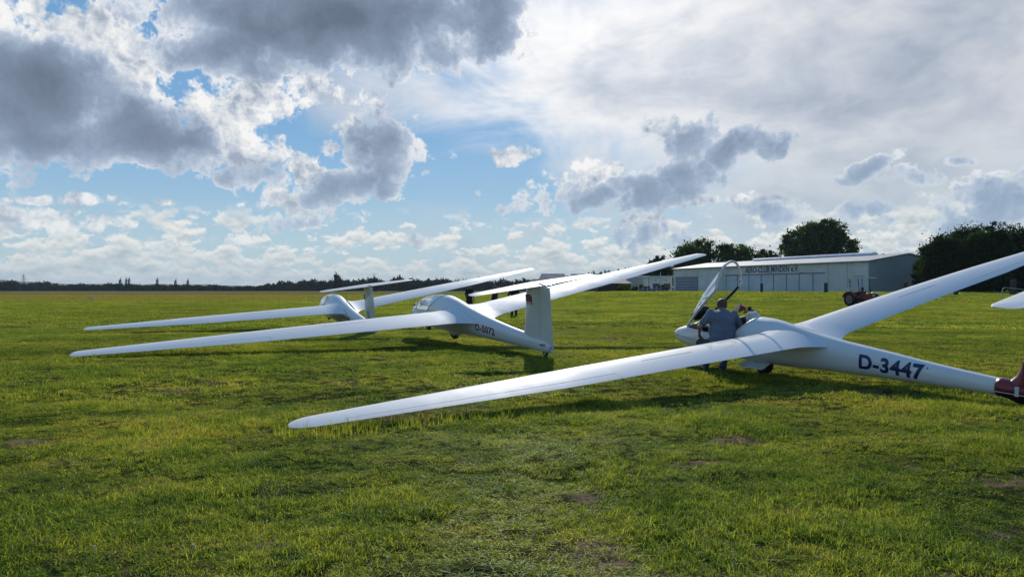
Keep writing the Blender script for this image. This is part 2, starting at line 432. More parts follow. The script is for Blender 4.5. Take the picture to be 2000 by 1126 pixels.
def grass_mat(name, dry=False, dark=1.0):
    m, N, out = new_mat(name)
    if dry:
        g = N.new('ShaderNodeNewGeometry').outputs['Position']
        c = N.ramp(N.noise(g, 30, 3, .6), [(.35, (.09, .060, .034)), (.65, (.26, .19, .12))])
    else:
        q = N.new('ShaderNodeGroup'); q.node_tree = gg
        oi = N.new('ShaderNodeAttribute', attribute_name='tint'); 
        var = N.ramp(oi.outputs['Fac'], [(0, (.35, .42, .40)), (.45, (1, 1, 1)), (.86, (1.3, 1.2, 1.0)), (.95, (1.5, 1.3, 1.6)), (1, (1.8, 1.5, 2.2))])
        c = N.mix(1.0, q.outputs[0], var, 'MULTIPLY')
    d = N.new('ShaderNodeBsdfDiffuse'); t = N.new('ShaderNodeBsdfTranslucent'); gl = N.new('ShaderNodeBsdfGlossy')
    gl.inputs['Roughness'].default_value = .42; gl.inputs[0].default_value = (.7, .8, .6, 1)
    N.put(d.inputs[0], c); N.put(t.inputs[0], N.mix(1.0, c, (1.22, 1.28, .60), 'MULTIPLY') if not dry else c)
    m1 = N.new('ShaderNodeMixShader'); m1.inputs[0].default_value = .5 if not dry else .25
    N.l.new(d.outputs[0], m1.inputs[1]); N.l.new(t.outputs[0], m1.inputs[2])
    m2 = N.new('ShaderNodeMixShader'); m2.inputs[0].default_value = .018
    N.l.new(m1.outputs[0], m2.inputs[1]); N.l.new(gl.outputs[0], m2.inputs[2]); N.l.new(m2.outputs[0], out.inputs[0])
    return m


M['blade'] = grass_mat('grass_blade'); M['dryblade'] = grass_mat('dry_straw', True)
m, N, out = new_mat('field_ground'); p = N.new('ShaderNodeBsdfPrincipled'); N.l.new(p.outputs[0], out.inputs[0])
q = N.new('ShaderNodeGroup'); q.node_tree = gg
gp = N.new('ShaderNodeNewGeometry').outputs['Position']; gx, gy, gzz = N.sep(gp)
dist = N.vmath('LENGTH', gp, out=1)
soil = N.ramp(N.noise(gp, 14, 6, .7), [(.3, (.012, .010, .006)), (.55, (.032, .027, .014)), (.75, (.08, .062, .036))])
fine_n = N.noise(N.comb(gx, N.math('MULTIPLY', gy, .6), 0.0), 2.2, 6, .75)
fc = N.mix(1.0, q.outputs[0], N.ramp(fine_n, [(.3, .40), (.5, .62), (.7, .90)]), 'MULTIPLY')
bare = N.new('ShaderNodeAttribute', attribute_name='bare').outputs['Fac']
near_c = N.mix(bare, N.mix(.12, soil, q.outputs[0]), N.mix(.75, soil, (.24, .17, .105)))
N.put(p.inputs['Base Color'], N.mix(N.smooth(dist, 14, 60), near_c, fc))
p.inputs['Roughness'].default_value = 1.0; p.inputs['Specular IOR Level'].default_value = 0.0
b = N.new('ShaderNodeBump'); b.inputs['Strength'].default_value = 1.0; b.inputs['Distance'].default_value = .12
N.put(b.inputs['Height'], N.math('ADD', N.noise(gp, 2.5, 6, .75), N.math('MULTIPLY', N.noise(gp, .5, 4, .6), 1.5))); N.l.new(b.outputs[0], p.inputs['Normal'])
M['ground'] = m


def leaf_mat(name, c0, c1, trans=.35):
    m, N, out = new_mat(name)
    at = N.new('ShaderNodeAttribute', attribute_name='tint').outputs['Fac']
    c = N.mix(at, c0, c1)
    d = N.new('ShaderNodeBsdfDiffuse'); t = N.new('ShaderNodeBsdfTranslucent'); N.put(d.inputs[0], c)
    N.put(t.inputs[0], N.mix(1.0, c, (1.2, 1.35, .5), 'MULTIPLY'))
    m1 = N.new('ShaderNodeMixShader'); m1.inputs[0].default_value = trans
    N.l.new(d.outputs[0], m1.inputs[1]); N.l.new(t.outputs[0], m1.inputs[2]); N.l.new(m1.outputs[0], out.inputs[0])
    return m


M['leaf'] = leaf_mat('oak_leaves', (.028, .052, .014), (.075, .120, .028), .42)
M['leafdark'] = leaf_mat('dark_leaves', (.016, .030, .012), (.045, .072, .020), .3)
M['leaffar'] = leaf_mat('far_leaves', (.020, .034, .022), (.036, .056, .030), .2)
M['bush'] = leaf_mat('bush_leaves', (.035, .065, .015), (.085, .130, .030))
M['bark'] = paint('bark', (.055, .042, .030), .9, .4, 5, bump=.8, bscale=14)
M['farwood'] = paint('far_wood', (.024, .036, .022), .95, .4, .05)
M['hill'] = paint('far_hill', (.030, .045, .030), .95, .4, .004)

# ------------------------------------------------------------------ ground sheet
BARE = [(1200, 1085, .24, .16), (515, 962, .10, .16), (430, 1052, .16, .07), (545, 1060, .12, .06), (1400, 880, .10, .05), (700, 1075, .12, .06), (1170, 860, .16, .10),
        (1780, 905, .2, .12), (1960, 940, .2, .12), (1985, 1050, .15, .1), (880, 1045, .12, .08), (1690, 985, .16, .06), (450, 800, .3, .12), (1450, 855, .3, .15),
        (1190, 660, .5, .3), (880, 800, .25, .1), (60, 860, .25, .12)]
BXY = []
for bx, by, r1, r2 in BARE:
    dd = 1400 * CAM_H / (by - 565); BXY.append(((bx - 1000) / 1400 * dd, dd, r1, r2 * 1.6))


def bareness(x, y):
    w = (fbm(x * 7, y * 7, 4) - .5) * 1.6
    v = np.full(np.shape(x), 0.0)
    for cx, cy, r1, r2 in BXY:
        d = np.sqrt(((x - cx) / r1) ** 2 + ((y - cy) / r2) ** 2)
        v = np.maximum(v, sstep(-(d + w), -1.25, -.65))
    sp = fbm(x * 1.1 + 40, y * 1.1 + 3, 4)
    sp2 = fbm(x * 2.3 + 11, y * 2.0 + 31, 4)
    return np.maximum(np.maximum(v, sstep(sp + w * .10, .72, .80) * .7), sstep(sp2 + w * .06, .735, .79) * .9)


def build_ground():
    na = 900
    r = [0.8]
    while r[-1] < 4900: r.append(r[-1] * (1.011 if r[-1] < 30 else 1.035))
    r = np.array(r)
    A = np.concatenate([np.linspace(-rad(50), rad(50), 640), np.linspace(rad(50), rad(310), 120)[1:-1]])
    na = len(A)
    RR, AA = np.meshgrid(r, A, indexing='ij')
    X = (RR * np.sin(AA)).ravel(); Y = (RR * np.cos(AA)).ravel(); Z = gz(X, Y)
    v = np.stack([X, Y, Z], 1)
    nr = len(r)
    i = np.arange(nr - 1)[:, None] * na; k = np.arange(na)[None, :]; k2 = (k + 1) % na
    f = np.stack([i + k, i + k2, i + na + k2, i + na + k], -1).reshape(-1, 4)
    verts = np.vstack([v, [[0, 0, -.02]]])
    me = bpy.data.meshes.new('ground')
    cap = np.stack([np.full(na, nr * na), (np.arange(na) + 1) % na, np.arange(na)], 1)
    nf = len(f) + len(cap)
    me.vertices.add(len(verts)); me.vertices.foreach_set('co', verts.ravel())
    me.loops.add(f.size + cap.size); me.loops.foreach_set('vertex_index', np.concatenate([f.ravel(), cap.ravel()]).astype(np.int32))
    me.polygons.add(nf)
    ls = np.concatenate([np.arange(len(f)) * 4, f.size + np.arange(len(cap)) * 3]).astype(np.int32)
    me.polygons.foreach_set('loop_start', ls)
    me.update(calc_edges=True); me.validate()
    at = me.attributes.new('bare', 'FLOAT', 'POINT'); at.data.foreach_set('value', np.append(bareness(X, Y) * (np.hypot(X, Y) < 60), 0).astype(np.float32))
    me.materials.append(M['ground']); me.polygons.foreach_set('use_smooth', [True] * nf)
    # winding check: faces must look up
    if me.polygons[0].normal.z < 0: me.flip_normals()
    o = bpy.data.objects.new('ground', me); COL.objects.link(o)
    return tag(o, kind='structure')


build_ground()

# ------------------------------------------------------------------ grass
def tuft(name, radius, n, h0, h1, w, lean, mat, seed, segs=2):
    R = np.random.default_rng(seed); V = []; Fc = []; T = []
    ncl = max(4, n // 22); cl = R.random((ncl, 2)) * 2 - 1; ch = .55 + .9 * R.random(ncl); ct = R.random(ncl)
    for i in range(n):
        while True:
            kk = R.integers(ncl)
            if R.random() < .82: c = cl[kk] + R.normal(0, .10, 2)
            else: c = R.random(2) * 2 - 1
            if c @ c < 1.2: break
        x, y = c * radius
        h = (h0 + (h1 - h0) * R.random() ** 1.5) * ch[kk]; a = R.random() * 6.283; ln = lean * (.3 + R.random() * 1.1)
        fa = R.random() * 3.1416; wx, wy = math.cos(fa) * w * .5, math.sin(fa) * w * .5
        dx, dy = math.cos(a) * h * ln, math.sin(a) * h * ln
        k = len(V)
        hh = h / math.sqrt(1 + ln * ln * .6)
        V += [(x - wx, y - wy, -.012), (x + wx, y + wy, -.012), (x + dx * .35 - wx * .8, y + dy * .35 - wy * .8, hh * .62), (x + dx * .35 + wx * .8, y + dy * .35 + wy * .8, hh * .62), (x + dx, y + dy, hh)]
        Fc += [(k, k + 1, k + 3, k + 2), (k + 2, k + 3, k + 4)]
        t = .25 * ct[kk] + .75 * R.random(); T += [t] * 5
    me = bpy.data.meshes.new(name); me.from_pydata(V, [], Fc); me.update(); me.materials.append(mat)
    at = me.attributes.new('tint', 'FLOAT', 'POINT'); at.data.foreach_set('value', T)
    return bpy.data.objects.new(name, me)


def scatter(name, label, protos, P, rot, sc, idx, cat='grass'):
    """one object whose geometry nodes put the tufts at the given points"""
    c = bpy.data.collections.new(name + '_tufts')
    for k, o in enumerate(protos): o.name = f'{name}_tuft_{k:02d}'; c.objects.link(o)
    me = bpy.data.meshes.new(name); me.vertices.add(len(P)); me.vertices.foreach_set('co', P.astype(np.float32).ravel())
    for nm, ty, arr in (('rot', 'FLOAT', rot), ('idx', 'INT', idx)):
        at = me.attributes.new(nm, ty, 'POINT'); at.data.foreach_set('value', arr.astype(np.int32 if ty == 'INT' else np.float32))
    at = me.attributes.new('sc', 'FLOAT_VECTOR', 'POINT'); at.data.foreach_set('vector', sc.astype(np.float32).ravel())
    o = bpy.data.objects.new(name, me); COL.objects.link(o)
    ng = bpy.data.node_groups.new(name + '_nodes', 'GeometryNodeTree')
    ng.interface.new_socket('Geometry', in_out='INPUT', socket_type='NodeSocketGeometry')
    ng.interface.new_socket('Geometry', in_out='OUTPUT', socket_type='NodeSocketGeometry')
    K = NT(ng); i = K.new('NodeGroupInput'); ou = K.new('NodeGroupOutput')
    ci = K.new('GeometryNodeCollectionInfo'); ci.inputs['Collection'].default_value = c
    ci.inputs['Separate Children'].default_value = True; ci.inputs['Reset Children'].default_value = True
    ip = K.new('GeometryNodeInstanceOnPoints')
    K.l.new(i.outputs[0], ip.inputs['Points']); K.l.new(ci.outputs[0], ip.inputs['Instance']); ip.inputs['Pick Instance'].default_value = True
    def attr(nm, ty):
        a = K.new('GeometryNodeInputNamedAttribute', data_type=ty); a.inputs['Name'].default_value = nm; return a.outputs[0]
    K.l.new(attr('idx', 'INT'), ip.inputs['Instance Index'])
    cx = K.new('ShaderNodeCombineXYZ'); K.l.new(attr('rot', 'FLOAT'), cx.inputs[2]); K.l.new(cx.outputs[0], ip.inputs['Rotation'])
    K.l.new(attr('sc', 'FLOAT_VECTOR'), ip.inputs['Scale'])
    K.l.new(ip.outputs[0], ou.inputs[0])
    md = o.modifiers.new('scatter', 'NODES'); md.node_group = ng
    tag(o, label, cat, kind='stuff')
    return o


def ring_points(d0, d1, spacing, margin=.10, jitter=.9):
    """jittered grid over the wedge of field in front of the viewer"""
    w = d1 * (.7143 + margin) + 2.5
    xs = np.arange(-w, w, spacing); ys = np.arange(d0 - 1.2, d1, spacing)
    X, Y = np.meshgrid(xs, ys); X = X.ravel() + (rng.random(X.size) - .5) * spacing * jitter; Y = Y.ravel() + (rng.random(Y.size) - .5) * spacing * jitter
    k = (np.abs(X) < Y * (.7143 + margin) + 1.5) & (Y > d0) & (Y <= d1) & (Y > .9)
    return X[k], Y[k]


def grass_zone(name, label, d0, d1, spacing, protos, n_green, seed, hs=1.0):
    X, Y = ring_points(d0, d1, spacing)
    R = np.random.default_rng(seed)
    b = bareness(X, Y)
    lush = fbm(X * .9 + 5, Y * .9, 4); lush2 = fbm(X * 3.1, Y * 3.1 + 8, 3)
    hgt = (.40 + 1.5 * sstep(lush, .40, .72) * (.30 + 1.1 * lush2) + .6 * R.random(len(X)) ** 2) * hs
    keep = (b < .55) | (R.random(len(X)) < .28) | (b < 2)
    idx = R.integers(0, n_green, len(X))
    nd = len(protos) - n_green
    if nd:
        dm = b > .45 + .3 * R.random(len(X)); idx[dm] = n_green + R.integers(0, nd, dm.sum())
        keep &= ~(dm & (R.random(len(X)) < .35))
    hgt = np.where(b > .4, hgt * .55, hgt) * .80
    for ax, ay, bx, by in TIPS:
        t = np.clip(((X - ax) * (bx - ax) + (Y - ay) * (by - ay)) / ((bx - ax) ** 2 + (by - ay) ** 2), 0, 1)
        hgt *= 1 - .62 * np.exp(-(((X - ax - t * (bx - ax)) ** 2 + (Y - ay - t * (by - ay)) ** 2) / .38 ** 2))
    sc = np.stack([.8 + .5 * R.random(len(X))] * 2 + [hgt], 1)
    P = np.stack([X, Y, gz(X, Y)], 1)
    k = keep
    return scatter(name, label, protos, P[k], R.random(k.sum()) * 6.283, sc[k], idx[k])


near = [tuft('t', .20, 400, .014, .050, .0055, 1.6, M['blade'], 10 + i) for i in range(5)] + \
       [tuft('t', .18, 130, .02, .06, .0045, 2.4, M['blade'], 20)] + \
       [tuft('t', .18, 90, .012, .05, .0034, 2.6, M['dryblade'], 30 + i) for i in range(2)]
grass_zone('near_grass', 'short sunlit green grass of the airfield in the foreground', 1.2, 9.0, .140, near, 6, 1)
mid = [tuft('t', .34, 320, .016, .050, .008, 1.6, M['blade'], 40 + i) for i in range(4)] + [tuft('t', .3, 120, .012, .05, .008, 2.0, M['dryblade'], 46)]
grass_zone('mid_grass', 'short green grass around the parked gliders', 9.0, 26.0, .26, mid, 4, 2, 1.05)
fr_ = [tuft('t', .8, 300, .02, .055, .022, 1.3, M['blade'], 50 + i) for i in range(3)]
grass_zone('far_grass', 'green grass of the airfield behind the gliders', 26.0, 75.0, .75, fr_, 3, 3, 1.1)
fr2 = [tuft('t', 1.8, 300, .04, .09, .06, .8, M['blade'], 55 + i) for i in range(3)]
grass_zone('farthest_grass', 'grass of the far part of the airfield', 75.0, 200.0, 1.9, fr2, 3, 4, 1.1)
# longer stems standing against the wing tips
def stems():
    P = []
    for (q, tip, n, ln) in ((0, (-2.15, 7.28), 230, 2.2), (1, (-9.15, 15.05), 150, 2.6)):
        for i in range(n):
            t = random.random()
            d = Vector((.87, .50)) * (t * ln)
            P.append((tip[0] + d.x + random.uniform(-.25, .3), tip[1] + d.y - .22 - random.random() * .3, 0))
    P = np.array(P); P[:, 2] = gz(P[:, 0], P[:, 1])
    pr = [tuft('t', .05, 9, .07, .15, .004, .35, M['blade'], 60 + i) for i in range(2)]
    sc = np.ones((len(P), 3)); sc[:, 2] = .6 + rng.random(len(P)) * .55
    scatter('tall_grass', 'longer grass stems standing against the lowered wing tips', pr, P, rng.random(len(P)) * 6.28, sc, rng.integers(0, 2, len(P)))
stems()
# small white clover heads in the turf
def clover():
    mb = MB(); mb.tube([(0, 0, 0), (0, 0, .035)], .0012, 3); mb.ball((0, 0, .036), (.0055, .0055, .005), 6, 4)
    me = bpy.data.meshes.new('c'); me.from_pydata(mb.v, [], mb.f); me.materials.append(paint('clover_white', (.70, .66, .52), .8)); pr = [bpy.data.objects.new('c', me)]
    n = 700; Y = 2.6 + 13 * rng.random(n) ** .8; X = (rng.random(n) * 2 - 1) * Y * .78
    k = fbm(X * .8 + 3, Y * .8, 3) > .47; X = X[k]; Y = Y[k]; m_ = len(X)
    scatter('clover_flowers', 'tiny white clover heads dotted through the grass', pr, np.stack([X, Y, gz(X, Y)], 1), rng.random(m_) * 6.28, np.ones((m_, 3)) * (.7 + .6 * rng.random((m_, 1))), np.zeros(m_, int), 'clover')
clover()
#@@PART2
# ------------------------------------------------------------------ gliders
def pchip(xs, ys):
    xs = np.array(xs, float); ys = np.array(ys, float); h = np.diff(xs); d = np.diff(ys) / h
    m = np.zeros(len(xs)); m[0] = d[0]; m[-1] = d[-1]
    for i in range(1, len(xs) - 1):
        m[i] = 0 if d[i - 1] * d[i] <= 0 else 2 / (1 / d[i - 1] + 1 / d[i])
    def f(x):
        i = int(np.clip(np.searchsorted(xs, x) - 1, 0, len(h) - 1)); t = (x - xs[i]) / h[i]; t = min(max(t, 0), 1)
        return float((2 * t**3 - 3 * t**2 + 1) * ys[i] + (t**3 - 2 * t**2 + t) * h[i] * m[i] + (-2 * t**3 + 3 * t**2) * ys[i + 1] + (t**3 - t**2) * h[i] * m[i + 1])
    return f


class Body:
    """fuselage: station s from the nose, s0 = station of the wheel (local origin)"""
    def __init__(s, s0, st):
        s.s0 = s0; S = [a[0] for a in st]
        s.zt = pchip(S, [a[1] for a in st]); s.zb = pchip(S, [a[2] for a in st]); s.hw = pchip(S, [a[3] for a in st])
        s.S = S; s.e = .92
    def pt(s, st, th, off=0.0):
        """th 0 = top, pi = bottom, positive to the left"""
        zt, zb, hw = s.zt(st), s.zb(st), s.hw(st)
        zc = zb + (zt - zb) * .46
        c, n = math.cos(th), math.sin(th)
        cz = abs(c) ** s.e * (1 if c > 0 else -1); ny = abs(n) ** s.e * (1 if n > 0 else -1)
        h = (zt - zc) if c > 0 else (zc - zb)
        y, z = (hw + off) * ny, zc + (h + off) * cz
        return Vector((s.s0 - st, y, z))
    def th_of_z(s, st, z):
        zt, zb = s.zt(st), s.zb(st); zc = zb + (zt - zb) * .46
        h = (zt - zc) if z > zc else (zc - zb)
        r = min(1, abs(z - zc) / max(h, 1e-6)) ** (1 / s.e)
        a = math.acos(r)
        return a if z > zc else math.pi - a
    def side(s, st, z, off=.003):
        return s.pt(st, s.th_of_z(st, z), off)


def build_fuselage(B, root, sf, sr, st_, sill, mat=None):
    """shell with a cockpit opening from station sf to st_ (top); the sill ends at sr. Returns boundary"""
    L = B.S[-1]; NA = 30
    def bz(s):  # height of the opening's edge
        if s < sf + .22: t = (s - sf) / .22; return B.zt(s) + (sill(s) - B.zt(s)) * math.sqrt(max(0, 1 - (1 - t) ** 2))
        if s <= sr: return sill(s)
        t = (s - sr) / (st_ - sr); return sill(sr) + (B.zt(st_) - sill(sr)) * t ** .85
    def alpha(s): return 0.0 if (s <= sf or s >= st_) else B.th_of_z(s, min(bz(s), B.zt(s)))
    S1 = [sf * (i / 10) ** 1.8 for i in range(11)]
    S1[0] = .002
    S2 = [sf + (st_ - sf) * (.5 - .5 * math.cos(math.pi * i / 44)) for i in range(1, 45)]
    S3 = list(np.linspace(st_, L, 60)[1:])
    verts = []; faces = []; rows = []
    for s in S1 + S2 + S3:
        a = alpha(s); row = []
        # left edge -> bottom -> right edge ; one vertex shared at the top when closed
        ths = [a + (2 * math.pi - 2 * a) * k / NA for k in range(NA + 1)]
        for k, t in enumerate(ths):
            if a == 0 and k == NA: row.append(row[0]); continue
            tt = t if t <= math.pi else t - 2 * math.pi
            verts.append(B.pt(s, tt)); row.append(len(verts) - 1)
        rows.append(row)
    for r0, r1 in zip(rows, rows[1:]):
        for k in range(NA):
            q = [r0[k], r0[k + 1], r1[k + 1], r1[k]]; u = []
            for i in q:
                if i not in u: u.append(i)
            if len(u) > 2: faces.append(u)
    faces.append(rows[0][:NA]); faces.append(rows[-1][:NA][::-1])
    o = mobj('fuselage', verts, faces, mat or M['gel'], root, True)
    md = o.modifiers.new('skin', 'SOLIDIFY'); md.thickness = .012; md.offset = -1
    # canopy surface
    cv = []; cr = []
    SC = [sf] + S2
    for s in SC:
        a = alpha(s); cr.append([len(cv) + k for k in range(17)])
        for k in range(17):
            cv.append(B.pt(s, a - 2 * a * k / 16, .002))
    cf = [(a[k], a[k + 1], b[k + 1], b[k]) for a, b in zip(cr, cr[1:]) for k in range(16)]
    edge = [B.pt(s, alpha(s), .002) for s in SC] + [B.pt(s, -alpha(s), .002) for s in SC[::-1][1:-1]]
    return o, cv, cf, edge, bz


def naca(x, t, c=.025, p=.4):
    yt = 5 * t * (.2969 * math.sqrt(x) - .126 * x - .3516 * x * x + .2843 * x**3 - .1030 * x**4)
    yc = c / p**2 * (2 * p * x - x * x) if x < p else c / (1 - p)**2 * (1 - 2 * p + 2 * p * x - x * x)
    return yc + yt, yc - yt


def foil_ring(le, span_pt, chord, th, f0, f1, inc, camber=.025, vertical=False, n=14):
    """closed section; le = x of leading edge (towards nose +x), span_pt = (y,z)"""
    fr = [f0 + (f1 - f0) * (.5 - .5 * math.cos(math.pi * i / n)) for i in range(n + 1)]
    up = [(x, naca(x, th, camber)[0]) for x in fr[::-1]]; lo = [(x, naca(x, th, camber)[1]) for x in fr]
    if f0 == 0: lo = lo[1:]
    P = []
    for x, z in up + lo:
        zz = z * chord - (x - .25) * chord * inc
        if vertical: P.append((le - x * chord, span_pt[0] + zz, span_pt[1]))
        else: P.append((le - x * chord, span_pt[0], span_pt[1] + zz))
    return P


def wing(root, m, side, B, ail=(.56, .95)):
    sg = 1 if side == 'l' else -1; b = m['b']; inc = .044
    bend = m['bend' + side]
    def par(y):
        t = y / b
        c = m['c0'] + (m['c1'] - m['c0']) * t / .6 if t < .6 else m['c1'] + (m['c2'] - m['c1']) * (t - .6) / .4
        s = m['sle'] + m['sweep'] * t
        th = .175 - .045 * t
        z = m['zw'] + m['dih'] * y + bend * t * t
        fil = max(0.0, 1 - (y - m['rooty']) / .42)
        k = 1 + m['fil'] * fil ** 2
        s -= c * (k - 1) * .22; th *= (1 + .10 * fil ** 2)
        c *= k
        e = (b - y) / m['tipr']
        if e < 1:
            q = math.sqrt(max(0.0, 1 - (1 - e) ** 2)); q = max(q, .06)
            s += c * (1 - q) * m['tiple']; c *= q; th *= (.55 + .45 * q)
        return s, c, th, z
    def sect(y, f0, f1):
        s, c, th, z = par(y)
        return foil_ring(B.s0 - s, (sg * y, z), c, th, f0, f1, inc)
    def piece(ys, f0, f1): return loft([sect(y, f0, f1) for y in ys])
    y0 = m['rooty'] - .14; a0, a1 = ail[0] * b, ail[1] * b; hf = .80
    ysr = list(np.linspace(y0, m['rooty'] + .45, 9)) + list(np.linspace(m['rooty'] + .7, a0, 10))
    ysm = list(np.linspace(a0, a1, 9)); yst = [a1] + [y for y in (b - m['tipr'], ) if y > a1] + [b - m['tipr'] * (1 - x) for x in (.25, .5, .7, .85, .94, .99)]
    yst = sorted(set(y for y in yst if y >= a1))
    mb = MB()
    v, f = piece(ysr, 0, 1); mb.add(v, f)
    v, f = piece(ysm, 0, hf); mb.add(v, f)
    v, f = piece(yst, 0, 1); mb.add(v, f)
    w = mb.obj('wing', M['gel'], root, True, 50)
    g = .006
    v, f = piece(list(np.linspace(a0 + g, a1 - g, 9)), hf + .016, 1)
    ai = mobj('aileron', v, f, M['gel'], w, True, 50)
    # air brake slot, a flush strip on the upper surface
    ya, yb = .30 * b, .42 * b; pts = []
    for y in np.linspace(ya, yb, 8):
        s, c, th, z = par(y)
        for x in (.50, .515):
            zz = naca(x, th)[0] * c - (x - .25) * c * inc
            pts.append((B.s0 - s - x * c, sg * y, z + zz + .0022))
    n = 8; top = pts; bot = [(p[0], p[1], p[2] - .006) for p in pts]
    fs = []
    for i in range(n - 1):
        a = 2 * i; fs += [(a, a + 1, a + 3, a + 2), (16 + a, 16 + a + 2, 16 + a + 3, 16 + a + 1), (a, a + 2, 18 + a, 16 + a), (a + 1, 17 + a, 19 + a, a + 3)]
    fs += [(0, 16, 17, 1), (14, 15, 31, 30)]
    mobj('air_brake', top + bot, fs, M['gelgrey'], w)
    return w, par


def text_mesh(body, size, bold=0.0, cuts=(8, 14), xscale=1.0):
    c = bpy.data.curves.new('t', 'FONT'); c.body = body; c.size = size; c.offset = bold; c.space_character = 1.06; c.resolution_u = 4
    o = bpy.data.objects.new('t', c); COL.objects.link(o)
    bpy.context.view_layer.update()
    dg = bpy.context.evaluated_depsgraph_get(); me = bpy.data.meshes.new_from_object(o.evaluated_get(dg))
    bpy.data.objects.remove(o); bpy.data.curves.remove(c)
    bm = bmesh.new(); bm.from_mesh(me)
    xs = [v.co.x for v in bm.verts]; ys = [v.co.y for v in bm.verts]
    for i in range(1, cuts[0]):
        y = min(ys) + (max(ys) - min(ys)) * i / cuts[0]
        bmesh.ops.bisect_plane(bm, geom=bm.verts[:] + bm.edges[:] + bm.faces[:], plane_co=(0, y, 0), plane_no=(0, 1, 0))
    for i in range(1, cuts[1]):
        x = min(xs) + (max(xs) - min(xs)) * i / cuts[1]
        bmesh.ops.bisect_plane(bm, geom=bm.verts[:] + bm.edges[:] + bm.faces[:], plane_co=(x, 0, 0), plane_no=(1, 0, 0))
    x0 = min(xs); y0 = min(ys); h = max(ys) - y0
    V = [((v.co.x - x0) * xscale, v.co.y - y0) for v in bm.verts]
    bm.verts.index_update(); F = [[v.index for v in f.verts] for f in bm.faces]; bm.free()
    return V, F, max(v[0] for v in V), h


def text_on_side(B, root, body, s_start, s_end, z0, z1, height, mat, bold=.02, side=1):
    V, F, w, h = text_mesh(body, 1.0, bold)
    kx = (s_end - s_start) / w; kz = height / h; P = []
    for x, y in V:
        s = s_start + x * kx; z = z0 + (z1 - z0) * (x / w) + (y - h / 2) * kz
        p = B.side(s, z, .0035); p.y *= side; P.append(p)
    o = mobj('registration', P, F, mat, root)
    return o


def fin_and_tail(root, B, m):
    # fin : vertical foil sections; rudder behind the hinge
    f = m['fin']; R1 = []; R2 = []
    for t in np.linspace(0, 1, 10):
        z = f['z0'] + (f['z1'] - f['z0']) * t
        le = f['le0'] + (f['le1'] - f['le0']) * t - (.22 * (1 - t) ** 6)
        te = f['te0'] + (f['te1'] - f['te0']) * t; c = te - le
        R1.append(foil_ring(B.s0 - le, (0, z), c, .115, 0, .62, 0, 0, True))
        R2.append(foil_ring(B.s0 - le, (0, z if t > 0 else z), c, .115, .632, 1, 0, 0, True))
    v, fc = loft(R1); mobj('fin', v, fc, M['gel'], root, True, 50)
    v, fc = loft(R2); mobj('rudder', v, fc, M['gel'], root, True, 50)
    tp = m['tail']; ts = tp['span']; zt = tp['z']
    for nm, f0, f1, s_ in (('stabiliser', 0, .70, 0), ('elevator', .715, 1, 1), ('elevator', .715, 1, -1)):
        ys = [y for y in list(np.linspace(-1, 1, 15)) + [-.985, -.96, .96, .985]]; ys.sort()
        if s_: ys = [y for y in ys if y * s_ > .03] + [.03 * s_]; ys.sort()
        R = []
        for y in ys:
            a = abs(y); c = tp['c0'] + (tp['c1'] - tp['c0']) * a; e = (1 - a) * ts / .10
            le = tp['le'] + tp['sw'] * a; th = .11
            if e < 1: q = max(.25, math.sqrt(1 - (1 - e) ** 2)); le += c * (1 - q) * .6; c *= q; th *= q
            R.append(foil_ring(B.s0 - le, (y * ts, zt + .01), c, th, f0, f1, .0, .0))
        v, fc = loft(R); mobj(nm, v, fc, M['gel'], root, True, 50)
    return


def wheel(root, c, r, w, mat_hub, name='wheel'):
    mb = MB(); n = 28; prof = [(r * .60, w * .46), (r * .86, w * .5), (r * .97, w * .34), (r, 0), (r * .97, -w * .34), (r * .86, -w * .5), (r * .60, -w * .46)]
    rings = [[(c[0] + p[0] * math.cos(t), c[1] + p[1], c[2] + p[0] * math.sin(t)) for t in [2 * math.pi * k / n for k in range(n)]] for p in prof]
    v, f = loft(rings, False, False); t = mobj(name, v, f, M['tyre'], root, True, 50)
    h = MB(); h.cyl(c, (0, 1, 0), r * .6, w * .7, 20); h.cyl(c, (0, 1, 0), r * .16, w * 1.1, 12); h.obj('hub', mat_hub, t, True)
    return t


def frame_tube(pts, r, mat, root, name='canopy_frame'):
    mb = MB(); mb.tube(pts, r, 6, True); return mb.obj(name, mat, root, True)


def seat(root, s, B, zseat, w=.40, back=.62, rake=32, hr=True):
    """bucket seat: pan, reclined back with rounded edge, headrest"""
    x = B.s0 - s; n = 9
    prof = [(.42, .05), (.20, 0.0), (.02, .02), (-.10, .12), (-.10 - back * .45 * math.sin(rad(rake)), .12 + back * .45), (-.10 - back * math.sin(rad(rake)), .12 + back)]
    rings = []
    for i, (px, pz) in enumerate(prof):
        ww = w / 2 * (1 if i < 4 else (.95, .66)[i - 4])
        rings.append([(x + px + .05 * (u * u), ww * u, zseat + pz + .06 * u * u) for u in np.linspace(-1, 1, n)])
    v, f = loft(rings, False, False, False)
    o = mobj('seat', v, f, M['seat'], root, True); md = o.modifiers.new('t', 'SOLIDIFY'); md.thickness = .02
    if hr:
        mb = MB(); hx = x - .10 - back * math.sin(rad(rake)) + .03; hz = zseat + .12 + back
        mb.box(hx - .03, hx + .03, -.07, .07, hz - .03, hz + .13)
        mb.obj('headrest', M['black'], o)
    return o


def canopy(root, cv, cf, edge, name_part=True, r=.012):
    g = mobj('canopy', cv, cf, M['glass'], root, True)
    fr = frame_tube(edge, r, M['gel'], g)
    return g, fr


